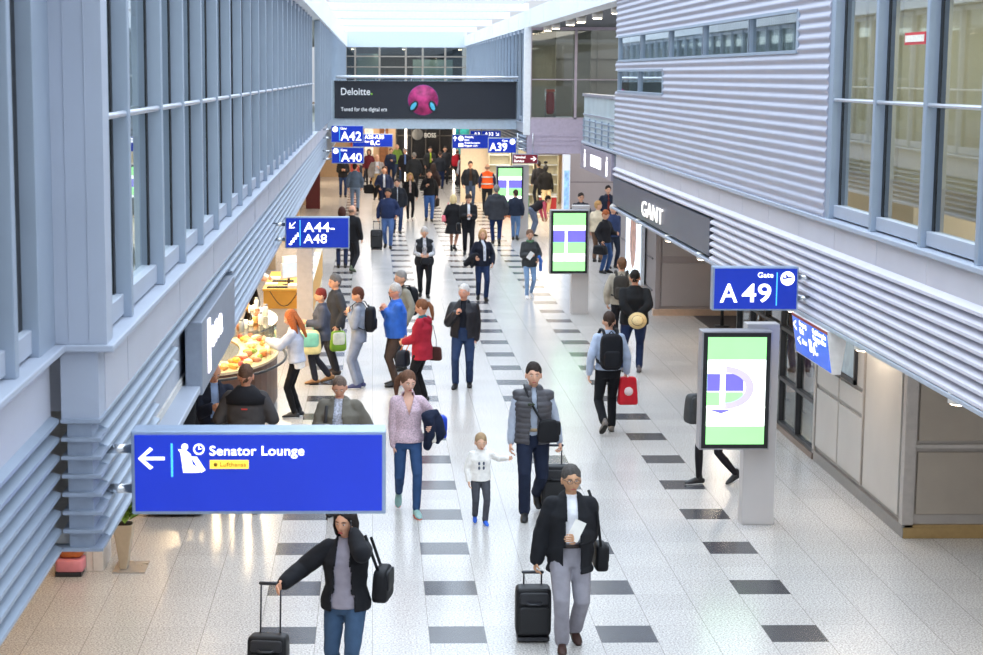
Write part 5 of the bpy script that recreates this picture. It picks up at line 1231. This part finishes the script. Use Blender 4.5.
# 10-12 the queue
o, M, A = person('red-haired woman in grey-blue jacket holding a colourful shopping bag', 322, 383, -82, 1.62, 'f', 1.08, feet='w3', L=(.12, .26, 1.14), Rr=(-.12, .28, 1.08), head=(0, 14), hair=('short', '#7a2a22'),
    top=[dict(c='#474c5c', inf=.04, hem=.80, name='jacket')], bot={'c': '#30323c'}, shoes='#a8794e')
bag(M, 'large pale yellow and green shopping bag blurred beside the red-haired woman', '#e4d59a', (.24, .26, .80), (.13, .21, .22), None, 'shopping_bag', (.12, .26, 1.12), '#7fc3ae')
o, M, A = person('grey-haired man in dark jacket behind the red-haired woman', 336, 374, -70, 1.76, wd=1.05, Rr=(-.16, .2, 1.05), head=(0, 8), hair=('short', '#6e6a68'), top=[dict(c='#3a3c42', inf=.035, hem=.80, name='jacket')], bot={'c': '#2a2c34'}, shoes='#3a2e28')
bag(M, 'green and white carrier bag beside the grey-haired man in the queue', '#7fa838', (.26, .05, .62), (.05, .14, .18), None, 'carrier_bag', (.25, .05, .88), '#e8ecd8')
o, M, A = person('woman in light denim jacket and jeans with a black backpack in the queue', 359, 388, -100, 1.70, 'f', 1.06, L=(.10, .14, 1.30), Rr=(-.14, .18, 1.26), head=(0, 22), hair=('short', '#5c3426'),
    top=[dict(c='#8d95a5', inf=.03, hem=.93, name='jacket')], bot={'c': '#8a93a8', 'kind': 'jeans', 'inf': .012}, shoes=('#3a3f6a', '#e8e8e8'))
backpack(M, 'black backpack on the woman in light denim jacket', '#14161d', .15, .22)
o, M, A = person('grey-haired man with black backpack standing behind the blue jacket', 401, 370, -60, 1.78, wd=1.04, head=(0, 5), hair=('short', '#8a8682'), top=[dict(c='#8d8a7e', inf=.03, hem=.86, name='jacket')], bot={'c': '#33343a'})
backpack(M, 'black backpack right of the man in bright blue jacket', '#17181d', .16, .25)
o, M, A = person('white-haired man in bright blue jacket and glasses facing left', 396, 386, -80, 1.74, wd=1.16, L=(.05, .17, 1.30), Rr=(-.08, .20, 1.28), head=(0, 14), hair=('short', '#b9b4b0'), belly=.04, glasses=True, skin='#d99a80',
    top=[dict(c='#2c64c4', inf=.045, hem=.84, name='jacket', rough=.6)], bot={'c': '#4a3c36'}, shoes='#1c1c20')
o, M, A = person('woman in red hooded jacket with brown ponytail and handbags', 422, 402, -108, 1.66, 'f', 1.10, L=(.06, .30, 1.02), Rr=(-.12, .26, 1.05), head=(0, 16), hair=('pony', '#7a4e34'), glasses=True,
    top=[dict(c='#2a6a7a', inf=.012, hem=1.3, name='hood_lining'), dict(c='#a31f33', inf=.04, hem=.74, hood=1, collar=0, name='jacket')], bot={'c': '#18181c'}, shoes='#1a1a1c')
bag(M, 'black handbag with orange trim held by the woman in red', '#1a1f2c', (-.06, .36, .72), (.15, .10, .14), None, 'handbag', (-.1, .28, 1.02), '#e8843c')
bag(M, 'brown shoulder bag hanging behind the woman in red', '#4a2a26', (-.24, -.16, .80), (.05, .11, .12), [(.10, -.05, 1.47), (.0, -.19, 1.30), (-.15, -.20, 1.05), (-.22, -.18, .92)], 'shoulder_bag')
# leather jacket man
o, M, A = person('white-haired man in black leather jacket and jeans walking towards us', 455, 389, -8, 1.74, wd=1.10, feet=((.10, -.05, 0), (-.12, .14, 0)), anchor='R', L=('p', 476, 346, .05), Rr=(-.12, .22, 1.28), head=(-14, 2), hair=('short', '#c9c4c0'), curl=(.8, 1.1), belly=.03, skin='#d89c82',
    top=[inner('#12141e'), dict(c='#26252a', inf=.04, hem=.86, open=.07, name='jacket', rough=.4)], bot={'c': '#2b3c5e', 'kind': 'jeans'}, shoes='#17171a')
wl = M @ A[0][2]; MB().box(-.05, .05, -.004, .004, -.06, .03).xform(Matrix.Translation(wl + Vector((-.03, -.05, -.08))) @ Matrix.Rotation(R(60), 4, 'Y')).build('paper', mat('#e9e6e2', .7), label='white slip of paper in the hand of the leather jacket man', category='paper')
# right side near
o, M, A = person('man in pale blue shirt with black backpack walking away carrying a red bag', 607, 433, 184, 1.80, wd=1.0, feet=((.09, -.20, 40), (-.09, .12, 0)), L=(.27, .02, .86), Rr=(-.28, .06, .86), head=(0, 4), hair=('crop', '#3c2c24'),
    top=[dict(c='#aab6cc', inf=.02, hem=.92, name='shirt')], bot={'c': '#16171c'}, shoes='#6f6660')
backpack(M, 'black backpack of the man in pale blue shirt', '#15161c', .16, .26)
bag(M, 'red paper shopping bag with white round emblem', '#c8202e', (-.30, .06, .60), (.13, .06, .20), None, 'red_shopping_bag', (-.28, .06, .84), '#d8d4d4', .2)
MB().cyl(mw(M, -.30, -.005, .60), mw(M, -.30, -.012, .60), .065, n=24).build('emblem', mat('#f0d8d8', .6), [c for c in bpy.data.objects if c.name.startswith('red_shopping_bag')][-1])
o, M, A = person('heavy man in black sweater holding a straw hat behind his back', 633, 372, 176, 1.82, wd=1.24, feet=((.16, .0, 0), (-.10, .0, 0)), L=(.03, -.26, .98), Rr=(-.05, -.26, 1.0), head=(0, 4), hair=('crop', '#201a18'), skin='#c58e72',
    top=[dict(c='#101114', inf=.04, hem=.82, name='sweater')], bot={'c': '#1f2d4e'}, shoes='#6a6468')
ht = empty('straw_hat', M @ LV(0, -.34, .86), 'pale straw hat held behind the back of the man in black', 'hat')
Mh = M @ Matrix.Translation(LV(-.03, -.35, .93)) @ Matrix.Rotation(R(-78), 4, 'X')
MB().loft([(0, 0, -.006), (0, 0, .006)], [(.155, .14)] * 2, 28, caps=False).xform(Mh).build('brim', mat('#d8bd88', .8, 0, .15, 60), ht)
MB().loft([(0, 0, 0), (0, 0, .07), (0, 0, .09)], [(.095, .085), (.085, .075), (.05, .045)], 24, caps=False).xform(Mh).build('crown', mat('#e0c894', .8, 0, .15, 60), ht)
MB().loft([(0, 0, .008), (0, 0, .03)], [(.098, .088), (.095, .085)], 24, caps=False).xform(Mh).build('band', mat('#6a4a34', .8), ht)
o, M, A = person('man in beige jacket with grey backpack in front of the grey wall', 620, 349, 172, 1.76, wd=1.04, head=(25, 6), hair=('short', '#6b4c36'), top=[dict(c='#a39a8b', inf=.035, hem=.86, name='jacket')], bot={'c': '#1c1d22'})
backpack(M, 'dark grey backpack with straps on the man in beige jacket', '#3a3632', .15, .23)
# person behind the large screen pillar
o, M, A = person('person in black tights and sneakers hidden behind the large info screen', 716, 484, -70, 1.68, 'f', 1.0, feet=((.08, -.24, 20), (-.08, .22, 0)), top=[dict(c='#20222a', inf=.03, hem=.74, name='jacket')], bot={'c': '#1f1d22', 'kind': 'tights'}, shoes=('#17181c', '#e8e8e8'), hair=('bob', '#3a2a20'))
bag(M, 'dark grey bag sticking out left of the large info screen', '#3c3e40', (.0, .36, 1.05), (.10, .12, .20), None, 'dark_bag')
# ---- middle distance
o, M, A = person('elderly woman in striped top and dark waistcoat holding her bag in front', 424, 297, 2, 1.66, 'f', 1.16, feet='w3', L=(.10, .22, 1.06), Rr=(-.10, .22, 1.06), head=(0, 26), hair=('short', '#b8b2ae'),
    top=[dict(c='#b9bac0', inf=.02, hem=.9, name='striped_top', var=.5, scale=30), dict(c='#1d2026', inf=.045, hem=.80, sleeve=0, open=.07, name='waistcoat')], bot={'c': '#17181e'})
bag(M, 'black bag in the hands of the elderly woman in striped top', '#1a1c22', (0.02, .27, .93), (.12, .06, .08), None, 'handbag')
o, M, A = person('blonde woman with striped scarf and a coat over her arm', 482, 300, 3, 1.66, 'f', 1.0, feet='w3', L=(.24, .10, .92), Rr=(-.20, .22, 1.06), head=(-6, 6), hair=('bob', '#b08a60'),
    top=[dict(c='#161b2c', inf=.032, hem=.84, name='jacket')], bot={'c': '#1f2f52', 'kind': 'jeans'})
MB().loft([LV(-.02, .09, 1.47), LV(.03, .165, 1.35), LV(.04, .165, 1.15), LV(.04, .17, 1.0)], [(.035, .02)] * 4, 8, ref=(1, 0, 0)).build('scarf', mat('#c8ccd8', .8, 0, .5, 40), o, local=True)
draped(M, [[(-.16, .22, 1.12), (-.30, .2, 1.05), (-.42, .16, .90)], [(-.22, .2, 1.05), (-.28, .2, .85)]], [[(.06, .08)] * 3, [(.08, .09), (.05, .07)]], '#17181e', 'black coat over the arm of the blonde woman with scarf')
o, M, A = person('young woman in grey jacket and pale jeans holding a paper, right of the middle', 529, 298, 6, 1.62, 'f', .98, feet='w4', L=(.20, .14, 1.0), Rr=(-.06, .26, 1.12), head=(0, 10), hair=('bun', '#6e5444'),
    top=[dict(c='#3a3c3e', inf=.04, hem=.80, name='jacket')], bot={'c': '#7f9cc0', 'kind': 'jeans', 'inf': .006}, shoes=('#e0dcdc', '#f0f0f0'))
MB().loft([LV(-.07, .05, 1.46), LV(0, .11, 1.44), LV(.07, .05, 1.46)], [.035] * 3, 8).build('scarf', mat('#5a7a5c', .8, 0, .6, 40), o, local=True)
draped(M, [[(.22, .14, 1.05), (.27, .10, .95), (.27, .08, .72)]], [[(.05, .07), (.05, .07), (.04, .06)]], '#3f6fc0', 'blue jacket hanging over the arm of the girl in pale jeans')
MB().box(-.06, .06, -.004, .004, -.1, .1).xform(M @ Matrix.Translation(LV(-.05, .36, 1.12)) @ Matrix.Rotation(R(35), 4, 'Y')).build('paper', mat('#e8e6e0', .7), label='white paper in the hand of the young woman in grey jacket', category='paper')
o, M, A = person('man in black suit and white shirt reading his phone while walking', 468, 255, 2, 1.78, wd=1.02, feet='w3', L=(.05, .28, 1.14), Rr=(-.05, .28, 1.14), head=(0, 30), hair=('short', '#3a2c26'),
    top=[inner('#e8eaf0'), dict(c='#14151a', inf=.035, hem=.78, open=.05, name='jacket')], bot={'c': '#15161c'})
MB().box(-.035, .035, -.005, .005, -.06, .06).xform(M @ Matrix.Translation(LV(0, .37, 1.15)) @ Matrix.Rotation(R(-50), 4, 'X')).build('phone', M_DK, label='dark phone in both hands of the man in black suit', category='phone')
bag(M, 'black bag hanging at the right side of the phone reading man', '#15161b', (-.27, -.02, .80), (.06, .14, .12), [(-.15, -.02, 1.50), (-.24, .05, 1.25), (-.27, .02, .95)], 'shoulder_bag')
o, M, A = person('blonde woman in black dress seen from behind with pink handbag', 453, 250, 165, 1.66, 'f', 1.06, feet='w3', head=(0, 5), hair=('bob', '#d8c08e'), top=[dict(c='#15151a', inf=.03, hem=.52, flare=.25, name='dress')], bot={'kind': 'tights', 'c': '#b98a74'}, shoes='#1a1a1c')
bag(M, 'coral pink handbag on the shoulder of the blonde woman in black', '#e0707c', (.28, -.02, 1.0), (.06, .13, .11), [(.15, -.02, 1.49), (.24, .06, 1.3), (.28, .03, 1.08)], 'handbag')
o, M, A = person('man in navy sweater and blue jeans pulling a black trolley on the left', 388, 248, -4, 1.80, wd=1.10, feet='w3', L=(.26, .10, .96), Rr=(-.30, -.06, .88), head=(-14, 3), hair=('short', '#2a2220'), belly=.03, skin='#b98263',
    top=[dict(c='#1f2c50', inf=.03, hem=.88, name='sweater')], bot={'c': '#4a6494', 'kind': 'jeans'})
q = at(376.5, 250, Z=0); trolley(Vector((q.x, q.y, 0)), 0, 'black trolley case of the man in navy sweater', .36, .55, .22, .85)
o, M, A = person('man in black leather jacket standing behind the A44-A48 sign', 352, 272, 150, 1.78, wd=1.04, feet='w3', head=(-15, 0), hair=('fringe', '#8a6f60'), top=[dict(c='#15161b', inf=.035, hem=.80, name='jacket')], bot={'c': '#26272c'}, shoes='#5a6650')
o, M, A = person('woman with dark red hair behind the A44-A48 sign', 342, 268, 180, 1.66, 'f', 1.05, hair=('bob', '#4a2a22'), top=[dict(c='#34363c', inf=.03, hem=.8, name='jacket')], bot={'c': '#2a3350'})
# right queue by the recess
o, M, A = person('woman in black jacket with copper hair holding a black sports bag', 604, 273, 45, 1.68, 'f', 1.08, L=(.16, .30, 1.10), Rr=(-.24, .06, .90), head=(10, 26), hair=('short', '#a45a34'), top=[dict(c='#1a1a20', inf=.035, hem=.84, name='jacket')], bot={'c': '#35507c', 'kind': 'jeans'}, shoes='#1c1c20')
bag(M, 'black sports bag with white swoosh carried by the copper-haired woman', '#17181d', (-.26, .06, .66), (.08, .22, .13), None, 'sports_bag', (-.25, .06, .86))
o, M, A = person('white-haired man in blue jacket behind the copper-haired woman', 612, 268, 20, 1.74, wd=1.1, head=(10, 5), hair=('short', '#c9c6c4'), top=[dict(c='#2d3c62', inf=.03, hem=.86, name='jacket')], bot={'c': '#222838'})
o, M, A = person('blond person in cream top in the queue by the lit poster', 597, 262, 150, 1.72, 'f', 1.08, head=(-60, 5), hair=('short', '#b98f5c'), top=[dict(c='#cdbfa6', inf=.03, hem=.86, name='jacket')], bot={'c': '#6a5040'})
o, M, A = person('man with glasses and dark jacket above the middle info screen', 580, 252, 0, 1.76, wd=1.06, head=(10, 3), hair=('short', '#2e2420'), glasses=True, top=[inner('#4a4c52'), dict(c='#2c2e36', inf=.035, hem=.84, open=.05, name='jacket')], bot={'c': '#22242c'})
o, M, A = person('dark-haired man in navy jacket and red tie at the back of the queue', 607, 242, 5, 1.78, wd=1.04, head=(0, 3), hair=('short', '#2a211e'), top=[inner('#8a3a34'), dict(c='#1b2234', inf=.035, hem=.8, open=.04, name='jacket')], bot={'c': '#1a1e2a'})
# ---- far middle
o, M, A = person('grey-haired man in dark hooded parka seen from behind by the far info screen', 496, 244, 180, 1.84, wd=1.2, feet='w3', head=(0, 3), hair=('short', '#7c7874'), top=[dict(c='#33353c', inf=.05, hem=.72, hood=1, name='parka')], bot={'c': '#1d2f5c', 'kind': 'jeans'})
o, M, A = person('boy in dark blue jacket and jeans beside the far info screen', 515, 240, 170, 1.60, wd=1.0, feet='w3', head=(40, 5), hair=('short', '#3e2c22'), top=[dict(c='#20283a', inf=.035, hem=.84, name='jacket')], bot={'c': '#5f7ea8', 'kind': 'jeans'})
o, M, A = person('woman bending over in a pink top right of the far info screen', 532, 236, 110, 1.62, 'f', 1.1, lean=58, L=(.2, .5, .55), Rr=(-.1, .5, .5), head=(0, 10), hair=('short', '#2c2422'), top=[dict(c='#e0647c', inf=.02, hem=.9, name='shirt'), dict(c='#26222a', inf=.035, hem=.9, sleeve=0, name='waistcoat')], bot={'c': '#6a7894'})
o, M, A = person('worker in bright orange safety vest and dark sleeves', 487, 212, 180, 1.84, wd=1.12, head=(0, 0), hair=('fringe', '#8a7468'), top=[dict(c='#22284a', inf=.02, hem=.9, name='shirt'), dict(c='#f2622a', inf=.045, hem=.86, sleeve=0, name='safety_vest')], bot={'c': '#23262e'})
for z in (1.0, 1.25): MB().loft([LV(0, 0, z), LV(0, 0, z + .05)], [(.24, .195)] * 2, 20, ref=(1, 0, 0), caps=False).build('reflective_band', mat('#c9ccd0', .3, .3), o, local=True)
o, M, A = person('man in open dark jacket and brown shirt left of the worker in orange', 470, 208, 4, 1.84, wd=1.1, feet='w3', head=(0, 3), hair=('short', '#3a2b24'), L=(.28, .1, .92), top=[inner('#3f3028'), dict(c='#1c2028', inf=.035, hem=.84, open=.07, name='jacket')], bot={'c': '#40506c', 'kind': 'jeans'})
o, M, A = person('man in black polo shirt and blue jeans carrying a dark bag, centre far', 429, 221, 3, 1.82, wd=1.06, feet='w3', Rr=(-.14, .24, 1.22), head=(0, 2), hair=('crop', '#2c2320'), top=[dict(c='#17181d', inf=.03, hem=.88, name='shirt')], bot={'c': '#3f62a0', 'kind': 'jeans'})
bag(M, 'dark brown bag in the left hand of the man in black polo', '#332a26', (.28, .04, .66), (.06, .15, .14), None, 'handbag', (.26, .06, .86))
backpack(M, 'black rucksack strap and bag on the man in black polo', '#15161b', .15, .2)
o, M, A = person('blonde long-haired woman in black leather jacket and pale top', 410, 221, 2, 1.72, 'f', .96, feet='w4', head=(0, 6), hair=('long', '#c09a62'), top=[inner('#e0c9c0'), dict(c='#16171b', inf=.028, hem=.92, open=.06, name='jacket')], bot={'c': '#191a20', 'kind': 'leggings', 'inf': .006}, shoes=('#d8cfc8', '#e8e0da'))
o, M, A = person('man in black jacket with white collar behind the navy sweater man', 397, 233, 4, 1.80, wd=1.12, feet='w3', head=(-10, 4), hair=('short', '#2d2422'), top=[inner('#e6e6ea'), dict(c='#171a22', inf=.04, hem=.80, open=.02, name='jacket')], bot={'c': '#2a3a5c'})
o, M, A = person('man in blue suit and white shirt carrying a dark coat', 384, 216, 3, 1.84, wd=1.06, feet='w3', Rr=(-.20, .18, 1.0), head=(5, 3), hair=('crop', '#4a382e'), top=[inner('#e3e9f4'), dict(c='#1e2a4a', inf=.035, hem=.80, open=.06, name='jacket')], bot={'c': '#1c2540'})
draped(M, [[(-.20, .2, 1.05), (-.28, .16, .95), (-.32, .12, .70)]], [[(.07, .09), (.09, .10), (.06, .08)]], '#1a1a1f', 'dark coat over the arm of the man in blue suit')
bag(M, 'black briefcase in the hand beside the man in blue suit', '#131418', (-.52, .0, .95), (.18, .06, .16), None, 'briefcase', (-.50, .0, 1.14))
o, M, A = person('man in white shirt and grey open jacket with beige trousers', 377, 200, 2, 1.90, wd=1.1, feet='w3', L=(.08, .26, 1.24), head=(0, 4), hair=('fringe', '#a59488'), top=[inner('#dfe4f2'), dict(c='#8d8a8c', inf=.04, hem=.86, open=.10, name='jacket')], bot={'c': '#b49c74'})
o, M, A = person('man in denim shirt and faded jeans seen from behind below the A40 sign', 355, 211, 180, 1.82, wd=1.04, head=(-20, 3), hair=('short', '#2a2220'), top=[dict(c='#4f627c', inf=.03, hem=.86, name='shirt')], bot={'c': '#6f86a6', 'kind': 'jeans'}, shoes='#1f1f24')
o, M, A = person('man in black jacket behind the denim-shirted man, under the A40 sign', 343, 197, 5, 1.78, L=(.08, .22, 1.14), Rr=(-.08, .22, 1.14), head=(0, 10), top=[dict(c='#1b1b20', inf=.035, hem=.82, name='jacket')], bot={'c': '#24375e'}, hair=('short', '#2a2220'))
# ---- far crowd
FAR = [
 ('man in dark jacket with grey curly hair and blue collar, far middle', 405, 186, 0, 'm', 'curly', '#a8a29e', '#1d1d22', '#24242a', '#6a86c0', 1.05),
 ('grey-haired man in dark padded jacket facing away, far middle', 414, 194, 175, 'm', 'short', '#8c8a88', '#22262c', '#2a2a30', None, 1.15),
 ('man in navy jacket reading papers behind the white-shirted man', 391, 184, 0, 'm', 'short', '#6a4a3a', '#1b2640', '#1b2742', None, 1.05),
 ('person in green jacket left of the grey-haired couple far away', 397, 181, 20, 'm', 'bald', '#9a8a80', '#6f8a3c', '#30405c', None, 1.0),
 ('man in yellow-green safety jacket by the dark storefront', 430, 184, 10, 'm', 'short', '#2a2220', '#2a2c2e', '#22242a', '#b8d838', 1.05),
 ('man in dark suit seen from behind right of the storefront clock', 440, 189, 170, 'm', 'crop', '#4a3a32', '#1d222c', '#1d2c52', None, 1.08),
 ('dark-haired woman with pink top behind the man in black polo', 433, 207, 160, 'f', 'long', '#2a1c1a', '#24181c', '#4a4a54', '#d0407a', 1.0),
 ('person with red backpack and black top at the far end', 457, 186, 150, 'm', 'bald', '#4a3a32', '#1c1c20', '#26262c', None, 1.1),
 ('young man in grey hoodie with dark red shirt striding left', 462, 193, -50, 'm', 'short', '#5a3c2c', '#a4a9b4', '#2c2a30', '#7a1c30', 1.0),
 ('person in dark red scarf and black coat near the left far shops', 369, 186, 0, 'f', 'bob', '#3a2a24', '#6a2430', '#26242a', None, 1.0),
 ('man in light jacket standing left of the blue A28-A30 sign', 362, 182, 30, 'm', 'short', '#5c4636', '#c4bcae', '#3a3c48', None, 1.0),
 ('dark figure standing in front of the storefront frame', 420, 178, 185, 'm', 'short', '#1a1614', '#19191c', '#1a1a1e', None, 1.0),
 ('person in white cap and dark coat beside the right light column', 445, 184, 0, 'm', 'short', '#2e2824', '#2f3036', '#24262c', None, 1.0),
 ('person in brown coat under the baggage sign', 474, 190, 0, 'f', 'bob', '#6a4c34', '#6f5440', '#33333a', None, 1.0),
 ('customer in black at the shelves of the far right shop', 538, 206, 200, 'm', 'short', '#2a2220', '#28282e', '#22242a', None, 1.0),
]
for i, (lb, px, py, fc_, sx, hst, hc_, tc_, bc_, ic_, wd_) in enumerate(FAR):
    tp = ([inner(ic_)] if ic_ else []) + [dict(c=tc_, inf=.035, hem=.82, name='jacket', **({'open': .06} if ic_ else {}))]
    o, M, A = person(lb, px, py, fc_, 1.72 + .06 * math.sin(i * 2.3) + (.05 if sx == 'm' else -.05), sx, wd_, feet=('w3', 'w4', 'st', 'w1')[i % 4], head=(0, 3), hair=('fringe' if hst == 'bald' else hst, hc_), top=tp, bot={'c': bc_}, L=(.08, .25, 1.15) if i in (2, 4) else None)
    if i == 7: backpack(M, 'bright red backpack on the person at the far end', '#c02436', .17, .26)
    if i == 3: backpack(M, 'green rucksack on the person in green jacket', '#7a9a40', .15, .22)
# shop worker behind the desk
o, M, A = person('shop worker in white shirt and black waistcoat behind the yellow desk', 249, 327, 60, 1.72, 'm', 1.0, L=(.2, .36, 1.05), Rr=(-.1, .36, 1.05), lean=8, head=(0, 20), hair=('short', '#2a2220'), top=[dict(c='#e8e4dc', inf=.02, hem=.9, name='shirt')], bot={'c': '#16161a'})
# mannequin in the far shop
q = at(545, 214, Z=.12)
e = empty('mannequin_plinth', (q.x, q.y, 0), 'low pale plinth under the mannequin in the far shop', 'plinth'); MB().box(q.x - .45, q.x + .5, q.y - .4, q.y + .4, 0, .12).build('slab', mat('#d9cbb8', .5), e, bevel=.01)
o, M, A = person('black mannequin in black sweater and beige trousers in the far shop', 545, 217, 20, 1.84, skin='#17171a', head=(0, 0), hair=('none', '#000000'), top=[dict(c='#141417', inf=.03, hem=.84, name='sweater')], bot={'c': '#d8c096'}, shoes='#d0c4b0')
o.location.z = .12; o.location.x, o.location.y = q.x, q.y; o['category'] = 'mannequin'; o.name = 'mannequin'
MB().sup(LV(.02, -.04, 1.80), (.07, .07, .05), .9).build('head_wrap', cloth('#1a1a1c'), o, local=True)
bpy.data.scenes.remove(TS)
